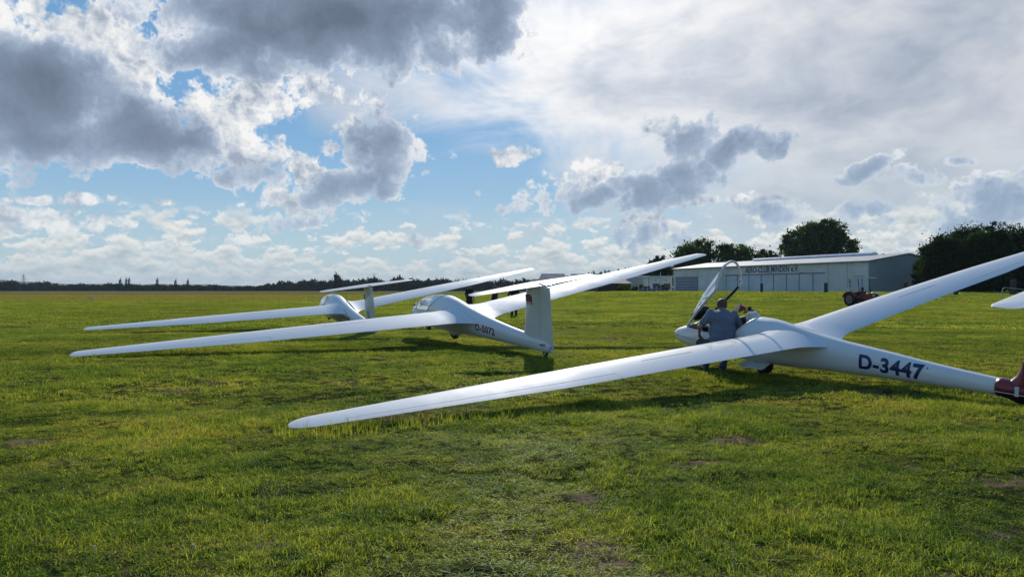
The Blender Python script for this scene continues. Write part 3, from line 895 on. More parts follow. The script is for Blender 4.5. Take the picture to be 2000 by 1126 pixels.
def flag(root, B, s, z, w, h, side=1):
    """tail flag: black top edge, red field, pale lower band"""
    def y(s_): return .062
    P = lambda a, b_, c_, d: [(B.s0 - a, y(a), c_), (B.s0 - b_, y(b_), c_), (B.s0 - b_, y(b_), d), (B.s0 - a, y(a), d), (B.s0 - a, y(a) - .03, c_), (B.s0 - b_, y(b_) - .03, c_), (B.s0 - b_, y(b_) - .03, d), (B.s0 - a, y(a) - .03, d)]
    F = [(0, 1, 2, 3), (0, 4, 5, 1), (1, 5, 6, 2), (2, 6, 7, 3), (3, 7, 4, 0), (7, 6, 5, 4)]
    r = empty('tail_flag'); r.parent = root
    for nm, z0, z1, mt in (('red_band', z + h * .34, z + h, M['flagred']), ('pale_band', z, z + h * .32, M['cream'])):
        mobj(nm, P(s, s + w * .86, z0, z1), F, mt, r)
    mobj('dark_edge', P(s + w * .87, s + w, z, z + h), F, M['black'], r)
    mobj('dark_top', P(s, s + w * .86, z + h * 1.01, z + h * 1.12), F, M['black'], r)


ASK = dict(b=8.5, rooty=.34, fil=.20, tipr=.16, tiple=.75)
BA = [(0, .46, .40, .01), (.06, .55, .35, .09), (.2, .645, .30, .165), (.5, .79, .255, .245), (.9, .95, .225, .305), (1.4, 1.09, .21, .345), (1.9, 1.165, .205, .365), (2.4, 1.20, .20, .37), (2.9, 1.20, .20, .365),
      (3.4, 1.145, .205, .335), (4.0, 1.03, .22, .29), (4.6, .925, .235, .245), (5.3, .815, .25, .20), (6.1, .715, .26, .165), (7.0, .625, .26, .135), (7.7, .57, .255, .11), (8.1, .52, .25, .085), (8.32, .42, .27, .05)]


def two_seater(q, m, reg, regcol, label, extras):
    B = Body(3.1, BA)
    root = empty('glider', q[:3], (q[5], -q[4], q[3]), label, 'glider', 'T tailed gliders parked with one wing down')
    mm = dict(ASK); mm.update(m)
    sill = lambda s: .72 + .03 * s
    fu, cv, cf, edge, bz = build_fuselage(B, root, .30, 2.15, 2.80, sill)
    g, fr = canopy(root, cv, cf, edge)
    # hoop between front and rear canopy
    s = 1.13; a = B.th_of_z(s, sill(s)); mb = MB(); mb.tube([B.pt(s - .05 * math.cos(t), t, .004) for t in np.linspace(-a, a, 18)], .016, 6); mb.obj('canopy_hoop', M['gel'], g, True)
    # cockpit tub
    R = []
    for s in np.linspace(.40, 2.38, 16):
        R.append([B.pt(s, t, -.03) for t in np.linspace(B.th_of_z(s, sill(s) - .03), 2 * math.pi - B.th_of_z(s, sill(s) - .03), 15)])
    v, f = loft(R, False, False, False); mobj('cockpit_tub', v, f, M['inner'], root, True)
    seat(root, 1.05, B, .32, back=.52); seat(root, 2.02, B, .42, back=.50)
    for s_ in (.62, 1.38):
        mb = MB(); mb.box(B.s0 - s_ - .05, B.s0 - s_ + .05, -.17, .17, .62, .82 + .05 * s_); o = mb.obj('instrument_panel', M['black'], root)
    wing(root, mm, 'l', B); wing(root, dict(mm, b=m['b_far']), 'r', B)
    fin_and_tail(root, B, dict(fin=dict(z0=.33, z1=m['th'] - .03, le0=7.16, le1=7.52, te0=8.38, te1=8.50), tail=dict(span=1.55, z=m['th'], c0=.80, c1=.42, le=7.48, sw=.20)))
    wheel(root, (0, 0, .215), .215, .12, M['seat'])
    wheel(root, (B.s0 - 1.15, 0, .20), .14, .09, M['seat'], 'nose_wheel')
    mb = MB(); R = [[(B.s0 - 3.1 + x, y * w_, z) for x, y, z in ((.42, 0, .24), (.2, .09, .16), (-.15, .11, .12), (-.42, .07, .20), (-.55, 0, .24), (-.42, -.07, .20), (-.15, -.11, .12), (.2, -.09, .16))] for w_, z in ()]
    # wheel fairing behind the main wheel
    mb.ball((-.10, 0, .22), (.46, .13, .10), 16, 8); mb.obj('wheel_fairing', M['gelgrey'], root, True)
    wheel(root, (B.s0 - 8.02, 0, .235), .085, .05, M['seat'], 'tail_wheel')
    mb = MB(); mb.tube([(B.s0 - 4.62, 0, .90), (B.s0 - 4.64, 0, 1.40)], .005, 5); mb.obj('antenna', M['black'], root)
    # rudder horn and bracket at the fin's foot
    mb = MB(); mb.box(B.s0 - 8.16, B.s0 - 8.02, .05, .12, .42, .45); mb.obj('tow_bracket', M['metal'], root)
    text_on_side(B, root, reg, extras['t0'], extras['t1'], extras['z0'], extras['z1'], extras['th'], regcol, .03)
    if extras.get('flag'): flag(root, B, 7.52, extras['flag'], .27, .20)
    return root, B


GA = two_seater([-1.568, 19.7884, 0.0572, 2.0605, 0.0466, -0.1504],
    dict(b=8.93, b_far=8.62, sle=3.1627, sweep=.3039, c0=1.5977, c1=1.1638, c2=.4987, zw=.6983, dih=.0767, bendl=0, bendr=-.11, th=1.70), 'D-5072', M['maroon'],
    'middle glider, maroon D-5072 on its fuselage and a red flag on the fin', dict(t0=5.02, t1=5.98, z0=.56, z1=.505, th=.175, flag=1.27))
GB = two_seater([-6.7116, 28.0328, 0.0113, 2.0322, 0.0542, -0.1322],
    dict(b=8.5, b_far=8.35, sle=3.232, sweep=.2802, c0=1.622, c1=1.2181, c2=.4697, zw=.7192, dih=.0648, bendl=0, bendr=-.01, th=1.80), 'D-6446', M['greyink'],
    'farthest glider with grey lettering and a dark round letter on its fin', dict(t0=4.35, t1=5.65, z0=.57, z1=.51, th=.18))
rb, Bb = GB
V_, F_, w_, h_ = text_mesh('Q', 1.0, .03, (1, 1)); k = .26 / h_
mobj('fin_letter', [(Bb.s0 - 7.72 - x * k * .8, .066, .72 + y * k) for x, y in V_], F_, M['greyink'], rb)
mb = MB(); mb.box(Bb.s0 - 7.62, Bb.s0 - 7.50, .045, .062, 1.33, 1.52); mb.obj('fin_emblem', M['maroon'], rb)

# ---- the single seater with its canopy raised
BL = Body(2.2, [(0, .50, .44, .01), (.04, .545, .40, .06), (.15, .60, .35, .125), (.35, .665, .30, .19), (.7, .77, .26, .25), (1.1, .875, .235, .305), (1.6, .965, .225, .328), (2.05, 1.00, .22, .330), (2.4, .992, .22, .318),
      (2.9, .915, .235, .275), (3.3, .845, .26, .235), (3.8, .78, .285, .195), (4.4, .72, .312, .165), (5.2, .635, .338, .132), (5.95, .575, .36, .108), (6.6, .53, .375, .09), (7.0, .50, .39, .07), (7.15, .47, .43, .04)])
qL = [4.3862, 12.4156, -0.0415, 2.0881, 0.0604, -0.158]
GL = empty('glider', qL[:3], (qL[5], -qL[4], qL[3]), 'nearest white glider with navy D-3447 and its clear canopy raised', 'glider', 'T tailed gliders parked with one wing down')
sillL = lambda s: .66 + .022 * (s - .5)
fu, cv, cf, edge, bz = build_fuselage(BL, GL, .48, 1.80, 2.15, sillL)
# cockpit rim and tub
frame_tube([p + Vector((0, 0, -.004)) for p in edge], .009, M['gelgrey'], fu, 'cockpit_rim')
R = []
for s in np.linspace(.56, 2.05, 14):
    a = BL.th_of_z(s, sillL(s) - .02); R.append([BL.pt(s, t, -.022) for t in np.linspace(a, 2 * math.pi - a, 15)])
v, f = loft(R, False, False, False); mobj('cockpit_tub', v, f, M['inner'], GL, True)
seat(GL, 1.42, BL, .30, back=.42, rake=40)
hinge = Vector((BL.s0 - .50, 0, .665)); RC = Matrix.Translation(hinge) @ Matrix.Rotation(rad(38), 4, 'Y') @ Matrix.Translation(-hinge)
cv = [RC @ Vector(v) for v in cv]; edge = [RC @ v for v in edge]
can = mobj('canopy', cv, cf, M['glass'], GL, True)
frame_tube(edge, .023, M['sticker'], can)
mb = MB(); mb.tube([RC @ BL.pt(s, -BL.th_of_z(s, sillL(s) + .012), -.022) for s in np.linspace(.9, 1.72, 10)], .022, 6); mb.obj('canopy_lock_bar', M['black'], can)
# instrument cowl lifted with the canopy
mb = MB(); mb.ball((BL.s0 - .86, 0, .735), (.20, .185, .10), 20, 10)
cw = mb.obj('instrument_cowl', M['black'], can, True)
for v in cw.data.vertices: v.co = RC @ v.co
mb = MB(); mb.tube([BL.pt(.70, .0, -.02) + Vector((0, .0, -.04)), Vector((BL.s0 - .72, 0, .50))], .012, 6); mb.obj('canopy_strut', M['metal'], GL)
# sliding window rails on the canopy side
mb = MB(); a_ = [RC @ BL.pt(s, BL.th_of_z(s, sillL(s) + .045 + .07 * (s - .9)), .004) for s in np.linspace(.86, 1.30, 9)]; mb.tube(a_, .006, 5)
mb.obj('window_rail', M['gelgrey'], can)
mL = dict(b=8.22, rooty=.29, fil=.20, tipr=.26, tiple=.62, sle=2.423, sweep=.8345, c0=.9371, c1=.7038, c2=.3287, zw=.7208, dih=.0944, bendl=-.0183, bendr=-.1816)
wl, par = wing(GL, mL, 'l', BL, (.50, .93)); wing(GL, mL, 'r', BL, (.50, .93))
fin_and_tail(GL, BL, dict(fin=dict(z0=.47, z1=1.69, le0=6.29, le1=6.48, te0=7.18, te1=7.05), tail=dict(span=1.07, z=1.70, c0=.56, c1=.34, le=6.26, sw=.10)))
wheel(GL, (.02, 0, .19), .19, .11, M['seat'])
for sg in (1, -1):
    P = [(.30, sg * .13, .235), (-.24, sg * .13, .245), (-.16, sg * .27, .155), (.36, sg * .27, .150)]
    P2 = [(p[0], p[1] - sg * .008, p[2] - .002) for p in P]
    mobj('wheel_door', P + P2, [(0, 1, 2, 3), (7, 6, 5, 4), (0, 4, 5, 1), (1, 5, 6, 2), (2, 6, 7, 3), (3, 7, 4, 0)], M['gelgrey'], GL)
text_on_side(BL, GL, 'D-3447', 4.12, 5.06, .552, .517, .215, M['navy'], .035)
mb = MB(); mb.ball((0, 0, 0), .012, 10, 6); o = mb.obj('static_port', M['seam'], GL); o.location = BL.side(5.10, .59, 0)
# nose seam line and pitot
mb = MB(); pts = [BL.side(s, .50 - .02 * s, .0015) for s in np.linspace(.10, 1.9, 22)]; mb.tube(pts, .0035, 4); mb.obj('nose_seam', M['seam'], fu)

# tail dolly: clam shell round the boom, wheel below
TD = empty('tail_dolly', qL[:3], (qL[5], -qL[4], qL[3]), 'dark red clam shell tail dolly clamped round the glider boom', 'tail dolly')
def shell(s0, s1, t0, t1, off, n=14):
    R = []
    for s in np.linspace(s0, s1, 14): R.append([BL.pt(s, t, off) for t in np.linspace(t0, t1, n)])
    v, f = loft(R, False, False, False); return v, f
v, f = shell(5.95, 6.62, -1.75, 1.75, .014); o = mobj('upper_shell', v, f, M['dolly'], TD, True); md = o.modifiers.new('t', 'SOLIDIFY'); md.thickness = .012
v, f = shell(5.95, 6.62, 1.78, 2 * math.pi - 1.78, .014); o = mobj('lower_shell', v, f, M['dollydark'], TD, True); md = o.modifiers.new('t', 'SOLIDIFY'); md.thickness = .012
mb = MB()
for sg in (1, -1):
    mb.tube([BL.pt(s, sg * 1.765, .02) for s in np.linspace(5.95, 6.62, 8)], .006, 5)
mb.obj('hinge_bead', M['gelgrey'], TD)
rings = []
for t in np.linspace(0, 1, 6):
    z = .50 + .34 * t; le = 6.20 + .05 * t - .20 * (1 - t) ** 3; rings.append(foil_ring(BL.s0 - le + .03, (0, z), .9, .20, 0, .36, 0, 0, True))
v, f = loft(rings); mobj('fin_collar', v, f, M['dolly'], TD, True, 50)
B_ = [(5.99, .352, .11), (6.08, .33, .10), (6.16, .29, .08), (6.30, .28, .07), (6.50, .32, .06)]
rings = [[(BL.s0 - s + .0, w_ * math.sin(t), .40 + (-(.40 - zb) if math.cos(t) < 0 else 0.0) * abs(math.cos(t))) for t in np.linspace(0, 2 * math.pi, 13)[:-1]] for s, zb, w_ in B_]
v, f = loft(rings); mobj('wheel_mount', v, f, M['dollydark'], TD, True, 50)
wheel(TD, (BL.s0 - 6.24, 0, .375), .115, .10, M['seat'])
P = [BL.side(s, z, .0285) for s, z in ((6.18, .515), (6.225, .515), (6.225, .42), (6.18, .42))]
Pb = [BL.side(s, z, .016) for s, z in ((6.18, .515), (6.225, .515), (6.225, .42), (6.18, .42))]
mobj('sticker', P + Pb, [(0, 1, 2, 3), (7, 6, 5, 4), (0, 4, 5, 1), (1, 5, 6, 2), (2, 6, 7, 3), (3, 7, 4, 0)], M['sticker'], TD)
#@@PART3
# ------------------------------------------------------------------ far things
def at(px, py, d):
    """point at depth d seen at picture position px, py"""
    return Vector(((px - 1000) / 1400 * d, d, CAM_H + (565 - py) / 1400 * d))
def ground_at(px, d):
    x = (px - 1000) / 1400 * d; return Vector((x, d, float(gz(x, d))))


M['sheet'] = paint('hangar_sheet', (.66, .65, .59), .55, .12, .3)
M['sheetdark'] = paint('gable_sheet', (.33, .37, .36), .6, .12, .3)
M['doorgrey'] = paint('door_panel_grey', (.58, .59, .60), .5, .10, .4)
M['rollgrey'] = paint('roller_door_grey', (.17, .19, .23), .5, .1, .4)
M['trim'] = paint('white_trim', (.55, .56, .56), .5, .1, 1)
M['roofsheet'] = paint('roof_sheet', (.50, .50, .48), .55, .15, .2, spec=.3)
M['dome'] = paint('skylight_dome', (.70, .72, .74), .25, .1, 1)
M['whitewall'] = paint('white_wall', (.68, .68, .64), .7, .1, .5)
M['winglass'] = paint('window_glass', (.015, .022, .035), .15)
M['brick'] = paint('brown_wall', (.055, .035, .028), .85, .3, 2)
M['redroof'] = paint('red_roof', (.23, .11, .085), .8, .2, 1.5)
M['greyroof'] = paint('grey_roof', (.20, .21, .23), .8, .15, .2)
M['bluepanel'] = paint('blue_panel', (.03, .075, .22), .6)
M['wood'] = paint('weathered_wood', (.055, .045, .038), .85, .35, 6, bump=.5)
M['concrete'] = paint('concrete', (.40, .38, .34), .85, .15, .6)
M['tred'] = paint('tractor_red', (.26, .03, .022), .42, .3, 5)
M['twhite'] = paint('tractor_white', (.55, .54, .50), .45, .15, 5)
M['tdark'] = paint('tractor_dark', (.025, .022, .02), .6, .3, 5)
M['rim'] = paint('wheel_rim', (.22, .13, .11), .6, .2, 8)
# corrugation on the hangar sheets
for k_ in ('sheet', 'sheetdark'):
    m = M[k_]; N = NT(m.node_tree); p = [n for n in m.node_tree.nodes if n.type == 'BSDF_PRINCIPLED'][0]
    g = N.new('ShaderNodeTexCoord').outputs['Object']; x, y, z = N.sep(g)
    wv = N.math('SINE', N.math('MULTIPLY', N.math('ADD', x, y), 6.283 / .62)); b = N.new('ShaderNodeBump'); b.inputs['Strength'].default_value = .5; b.inputs['Distance'].default_value = .04
    N.put(b.inputs['Height'], wv); N.l.new(b.outputs[0], p.inputs['Normal'])

# hangar in its own frame: x along the front, y into the building
HL, HO = 56.03, Vector((40.4, 179.0, 1.0))
hg = empty('hangar', HO, (0, 0, math.atan2(-51, 23.2)), 'long pale grey hangar with AERO-CLUB MINDEN e.V. lettered over folding doors', 'hangar')
Yd = lambda fx_: 179 - 51 * fx_ / HL
def fx(px):
    u = (px - 1000) / 1400; return HL * (179 * u - 40.4) / (23.2 + 51 * u)
def fz(px, py): return CAM_H + (565 - py) / 1400 * Yd(fx(px)) - 1.0
HE, HW_ = 5.45, 21.0
def hbox(name, x0, x1, y0, y1, z0, z1, mat, parent=hg, lab=None):
    mb = MB(); mb.box(x0, x1, y0, y1, z0, z1); return mb.obj(name, mat, parent)
seams = [0, fx(1363.5), fx(1413)]
hbox('wall_panel', .0, seams[1] - .04, 0, .2, fz(1340, 541) + .15, HE, M['sheet'])
hbox('wall_panel', .0, fx(1319), 0, .2, 0, fz(1340, 541) + .13, M['sheet'])
hbox('wall_panel', seams[1] + .04, seams[2] - .04, 0, .2, 0, HE, M['sheet'])
for sx_ in (seams[1], seams[2], fx(1617.5), fx(1655)): hbox('wall_seam', sx_ - .035, sx_ + .035, .05, .21, 0, HE, M['seam'])
dx0, dx1 = fx(1417), fx(1611); dz = 3.55
hbox('wall_panel', seams[2] + .04, dx0, 0, .2, 0, HE, M['sheet'])
hbox('sign_band', dx0 + .002, dx1 - .002, 0, .2, dz + .16, HE, M['sheet'])
hbox('door_lintel', dx0 - .1, dx1 + .1, -.05, .02, dz, dz + .14, M['seam'])
hbox('wall_panel', dx1, fx(1617.5) - .04, 0, .2, 0, HE, M['sheet'])
hbox('wall_panel', fx(1617.5) + .04, fx(1655) - .04, 0, .2, 0, HE, M['sheet'])
hbox('wall_panel', fx(1655) + .04, HL, 0, .2, 0, HE, M['sheet'])
pe = [1417, 1439.5, 1462, 1486, 1510, 1535.5, 1560, 1587, 1611]
for a, b in zip(pe, pe[1:]): hbox('folding_door_panel', fx(a) + .13, fx(b) - .13, .10, .18, .02, dz - .02, M['doorgrey'])
hbox('door_backing', dx0, dx1, .19, .22, 0, dz, M['seam'])
# roller door of five slats with pale joints
rx0, rx1 = fx(1319), seams[1] - .25; rz = fz(1340, 541)
hbox('roller_door_frame', rx0, rx1 + .2, .16, .19, 0, rz + .12, M['seam'])
rl = [rz * i / 5 for i in range(6)]
for a, b in zip(rl, rl[1:]):
    hbox('roller_door_slat', rx0 + .15, rx1 - .02, .10, .15, a + .04, b - .10, M['rollgrey']); hbox('roller_door_rail', rx0 + .15, rx1 - .02, .08, .15, b - .09, b, M['trim'])
d = hbox('side_door', fx(1668.5), fx(1688), -.03, -.002, .02, 2.75, M['doorgrey']); hbox('door_frame', fx(1667.8), fx(1688.6), -.02, -.004, 2.78, 2.88, M['seam'], d)
mb = MB(); mb.ball((fx(1661), -.02, 1.85), (.32, .03, .14), 12, 6); mb.obj('wall_vent', M['seam'], hg)
for q_ in (1338, 1505, 1566):
    mb = MB(); mb.box(fx(q_) - .12, fx(q_) + .12, -.35, 0, (fz(q_, 533) if q_ > 1400 else 4.1), (fz(q_, 533) if q_ > 1400 else 4.1) + .1); mb.obj('wall_lamp', M['seam'], hg)
# roof, gable ends
mb = MB(); o_ = .35; ri = HE + 1.55
v = [(-o_, -o_, HE - .02), (HL + .25, -o_, HE - .02), (HL + .25, HW_ / 2, ri), (-o_, HW_ / 2, ri), (-o_, HW_ + o_, HE - .02), (HL + .25, HW_ + o_, HE - .02)]
v += [(a, b, c + .16) for a, b, c in v]
f = [(0, 1, 2, 3)[::-1], (3, 2, 5, 4)[::-1], (6, 7, 8, 9), (9, 8, 11, 10), (0, 6, 9, 3), (3, 9, 10, 4), (1, 2, 8, 7), (2, 5, 11, 8), (0, 1, 7, 6), (4, 10, 11, 5)]
mobj('roof', v, f, M['roofsheet'], hg)
hbox('eaves_gutter', -o_, HL + .25, -o_ - .12, -o_ - .003, HE - .10, HE + .05, M['seam'])
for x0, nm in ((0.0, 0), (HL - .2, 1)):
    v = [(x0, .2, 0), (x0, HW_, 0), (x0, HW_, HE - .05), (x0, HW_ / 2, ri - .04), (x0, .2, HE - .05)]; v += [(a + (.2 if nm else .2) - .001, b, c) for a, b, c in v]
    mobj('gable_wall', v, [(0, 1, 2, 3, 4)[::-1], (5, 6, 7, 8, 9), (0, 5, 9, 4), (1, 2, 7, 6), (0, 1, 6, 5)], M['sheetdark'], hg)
hbox('rear_wall', .2, HL - .2, HW_ - .2, HW_, 0, HE - .1, M['sheet'])
hbox('corner_post', HL - .02, HL + .10, -.06, .02, 0, HE - .1, M['trim'])
hbox('corner_post', -.10, .02, -.06, .02, 0, HE - .1, M['trim'])
rings = [[(x, HW_ / 2 + 1.0 * math.cos(t), ri + .12 + .55 * math.sin(t)) for t in np.linspace(0, math.pi, 10)] for x in np.linspace(17, 49, 33)]
v, f = loft(rings); mobj('ridge_skylight', v, f, M['dome'], hg, True, 40)
V_, F_, w_, h_ = text_mesh('AERO-CLUB MINDEN e.V.', 1.0, .026, (1, 1))
x0, x1 = fx(1455.5), fx(1560); kz = 1.28 / h_
mobj('lettering', [(x0 + x * (x1 - x0) / w_, -.03, 3.98 + y * kz) for x, y in V_], F_, M['navy'], hg)

# concrete apron before the hangar
mb = MB(); n = 40
for i in range(n):
    pass
A0 = hg.matrix_basis
def hw(x, y): c, s_ = math.cos(hg.rotation_euler.z), math.sin(hg.rotation_euler.z); return (HO.x + c * x - s_ * y, HO.y + s_ * x + c * y)
vs = []; fs = []
for i in range(41):
    x = -12 + (HL - 10) * i / 40
    for y in (-4.2, -.4):
        a, b = hw(x, y); vs.append((a, b, 1.06))
for y in (-4.2,):
    pass
for i in range(40): a = 2 * i; fs.append((a, a + 2, a + 3, a + 1))
low = [(a, b, .80) for a, b, c in vs]; k0 = len(vs); vs += low
for i in range(40): a = 2 * i; fs.append((a, k0 + a, k0 + a + 2, a + 2))
o = mobj('concrete_apron', vs, fs, M['concrete']); tag(o, kind='structure')


def house(name, label, px0, px1, d, ztop, depth, mat, roofmat=None, ridge=0.0, cat='building', ang=0.0, slab=True):
    a = ground_at(px0, d); b = ground_at(px1, d); w = b.x - a.x
    r = empty(name, (a.x, a.y, a.z - .1), (0, 0, ang), label, cat)
    mb = MB(); mb.box(0, w, 0, depth, 0, ztop); mb.obj('wall', mat, r)
    if roofmat:
        e = .35
        if ridge:
            v = [(-e, -e, ztop), (w + e, -e, ztop), (w + e, depth + e, ztop), (-e, depth + e, ztop), (w * .12, depth / 2, ztop + ridge), (w * .88, depth / 2, ztop + ridge)]
            mobj('roof', v, [(0, 1, 5, 4), (2, 3, 4, 5), (1, 2, 5), (3, 0, 4), (3, 2, 1, 0)], roofmat, r)
        else:
            mb = MB(); mb.box(-e, w + e, -e, depth + e, ztop + .002, ztop + .35); mb.obj('roof', roofmat, r)
    return r, w


r_, w_ = house('workshop', 'low white flat roofed building with dark windows left of the long hangar', 1268, 1313, 186, 3.7, 9, M['whitewall'], M['trim'])
for a, b in ((.16, .46), (.62, .92)):
    mb = MB(); mb.box(w_ * a, w_ * b, -.05, -.002, .6, 2.1); fr_w = mb.obj('window', M['seam'], r_)
    for i in range(3):
        x0_ = w_ * a + (w_ * (b - a)) * i / 3 + .06; mb = MB(); mb.box(x0_, x0_ + w_ * (b - a) / 3 - .12, -.075, -.051, .68, 2.02); mb.obj('pane', M['winglass'], fr_w)
for a in (.28, .72):
    mb = MB(); mb.box(w_ * a - .1, w_ * a + .1, -.2, -.002, 2.75, 3.05); mb.obj('wall_lamp', M['seam'], r_)
mb = MB(); mb.tube([(-.15, -.1, 0), (-.15, -.1, 3.6)], .07, 6); mb.obj('downpipe', M['seam'], r_)
house('shed', 'grey green sheet metal shed with a pale roof edge behind the bushes', 1224, 1267, 200, 4.0, 14, M['sheetdark'], M['trim'])
r_, w_ = house('house', 'dark brown low house with a reddish hipped roof by the bushes', 1168, 1232, 172, 2.2, 7, M['brick'], M['redroof'], 1.0)
for a in (.1, .28):
    mb = MB(); mb.box(w_ * a, w_ * a + .8, -.05, -.002, .9, 1.7); mb.obj('window', M['winglass'], r_)
house('barn', 'wide grey roofed farm hall far beyond the middle glider', 1052, 1112, 420, 5.5, 26, M['sheetdark'], M['greyroof'], 5.6, 'barn')
house('barn', 'second grey roofed hall just right of the wide one, far off', 1114, 1150, 440, 6.0, 24, M['sheetdark'], M['greyroof'], 5.0, 'barn')
house('house', 'low red roofed house in front of the far grey halls', 1036, 1070, 380, 5.0, 10, M['whitewall'], M['redroof'], 2.2)
house('house', 'small white house among the far trees at the left edge', 95, 106, 780, 5.5, 12, M['whitewall'], M['greyroof'], 1.5)

# blue banner fence with white posts
a = ground_at(1247, 150); b = ground_at(1291, 150)
r_ = empty('banner_fence', (a.x, a.y, a.z), (0, 0, 0), 'blue panelled low fence with white posts before the workshop', 'fence'); w_ = b.x - a.x
for i in range(6):
    mb = MB(); mb.tube([(w_ * i / 5, 0, -.1), (w_ * i / 5, 0, 1.15)], .045, 6); mb.obj('post', M['trim'], r_)
    if i < 5:
        mb = MB(); mb.box(w_ * i / 5 + .06, w_ * (i + 1) / 5 - .06, -.02, .02, .05, .55); mb.obj('panel', M['bluepanel'], r_)
mb = MB(); mb.box(0, w_, -.035, -.022, .57, .63); mb.obj('rail', M['trim'], r_)
p_ = ground_at(1290, 165); o = MB().tube([(p_.x, p_.y, p_.z - .1), (p_.x, p_.y, p_.z + 4.4)], [.11, .08], 8).obj('flag_pole', M['trim']); tag(o, 'white bare pole standing by the workshop left of the hangar', 'pole')
# small dark ride-on mower beside the fence
p_ = ground_at(1299, 152); r_ = empty('ride_on_mower', p_, (0, 0, .3), 'small dark ride on mower parked at the end of the blue fence', 'mower')
mb = MB(); mb.box(-.65, .35, -.35, .35, .28, .62); mb.box(-.1, .6, -.28, .28, .30, .80); mb.obj('body', M['tdark'], r_)
mb = MB(); mb.box(-.55, -.15, -.22, .22, .62, .72); mb.box(-.62, -.52, -.22, .22, .70, 1.05); mb.obj('seat', M['black'], r_)
for x_ in (-.45, .48):
    for y_ in (-.38, .38): wheel(r_, (x_, y_, .24), .24, .16, M['trim'])

# wooden posts at the field edge
def post(px, py0, py1, d, wpx, label):
    x = (px - 1000) / 1400 * d; z1 = CAM_H + (565 - py0) / 1400 * d; w = wpx * d / 1400 / 2; z0 = float(gz(x, d)) - .15
    v = [(x + sx * w * (1 + .05 * random.random()), d + sy * w, z) for z in (z0, z1) for sx, sy in ((-1, -1), (1, -1), (1, 1), (-1, 1))]
    v += [(x, d, z1 + .03)]
    o = mobj('post', v, [(0, 1, 5, 4), (1, 2, 6, 5), (2, 3, 7, 6), (3, 0, 4, 7), (4, 5, 8), (5, 6, 8), (6, 7, 8), (7, 4, 8), (3, 2, 1, 0)], M['wood'])
    tag(o, label, 'post', 'dark wooden posts along the field edge')
post(1487.5, 553, 571, 113, 4.2, 'dark wooden post in front of the hangar folding doors')
post(1613, 552, 572, 108, 5.0, 'dark wooden post in front of the right end of the folding doors')
post(1769, 550, 572, 106, 5.5, 'dark wooden post in front of the hangar gable wall')
post(1979, 546, 574, 97, 8.0, 'thick dark post beside the bent metal pipe')
post(1867, 565, 572, 97, 6.0, 'short wooden stub between the glider wing and dark trees')
d = 88; pts = [at(px, py, d) for px, py in ((1955, 577), (1957, 570), (1958.5, 564), (1962, 561.5), (1972, 562), (1990, 564), (2030, 569), (2032, 577))]
o = MB().tube(pts, .045, 6).obj('pipe_barrier', M['metal']); tag(o, 'bent metal pipe barrier at the field edge before the dark trees', 'barrier')
# white marker boards out on the field
for px, d, w_, lab in ((178, 108, .95, 'white marker board lying on the dry left part of the field'), (214, 155, .5, 'tiny white runway marker, left of a pair'), (221, 155, .5, 'tiny white runway marker, right of a pair'), (610, 128, .9, 'white marker board on the field left of the farthest glider'), (62, 175, .6, 'small pale marker at the far left field edge')):
    g_ = ground_at(px, d); mb = MB(); mb.box(g_.x - w_ / 2, g_.x + w_ / 2, d - .3, d + .3, g_.z - .02, g_.z + .22)
    v = mb.v; v = [(a, b, c - (.16 if b > d and c > g_.z else 0)) for a, b, c in v]
    o = mobj('marker_board', v, mb.f, M['trim']); tag(o, lab, 'marker', 'white markers on the airfield')

# ------------------------------------------------------------------ trees
def crown_mesh(name, blobs, n, leaf, seed, mat, ncl=90, clr=.3):
    """leaf clumps through the shell of several ellipsoids; blobs: (x,y,z,rx,ry,rz)"""
    R = np.random.default_rng(seed); B = np.array(blobs, float)
    vol = B[:, 3] * B[:, 4] * B[:, 5]; pb = vol ** .75; pb /= pb.sum()
    bi = R.choice(len(B), ncl, p=pb)
    dr = R.normal(size=(ncl, 3)); dr /= np.linalg.norm(dr, axis=1)[:, None]
    rr = .30 + .70 * R.random(ncl) ** .5
    C = B[bi, :3] + dr * B[bi, 3:] * rr[:, None]
    cs = (B[bi, 3:].mean(1) * clr) * (.6 + .8 * R.random(ncl)); ct = R.random(ncl)
    li = R.integers(0, ncl, n)
    P = C[li] + R.normal(size=(n, 3)) * cs[li][:, None] * np.array([.55, .55, .42])
    u = R.normal(size=(n, 3)); u /= np.linalg.norm(u, axis=1)[:, None]
    w = R.normal(size=(n, 3)); w -= (w * u).sum(1)[:, None] * u; w /= np.linalg.norm(w, axis=1)[:, None]
    s = leaf * (.55 + .8 * R.random(n))[:, None]
    V = np.stack([P - u * s, P - w * s * .6, P + u * s, P + w * s * .6], 1).reshape(-1, 3)
    me = bpy.data.meshes.new(name); me.vertices.add(4 * n); me.vertices.foreach_set('co', V.astype(np.float32).ravel())
    me.loops.add(4 * n); me.loops.foreach_set('vertex_index', np.arange(4 * n, dtype=np.int32))
    me.polygons.add(n); me.polygons.foreach_set('loop_start', np.arange(n, dtype=np.int32) * 4); me.update(calc_edges=True)
    t = np.repeat(np.clip(ct[li] * .7 + R.random(n) * .45 - .05, 0, 1), 4).astype(np.float32)
    at_ = me.attributes.new('tint', 'FLOAT', 'POINT'); at_.data.foreach_set('value', t)
    me.materials.append(mat)
    return me


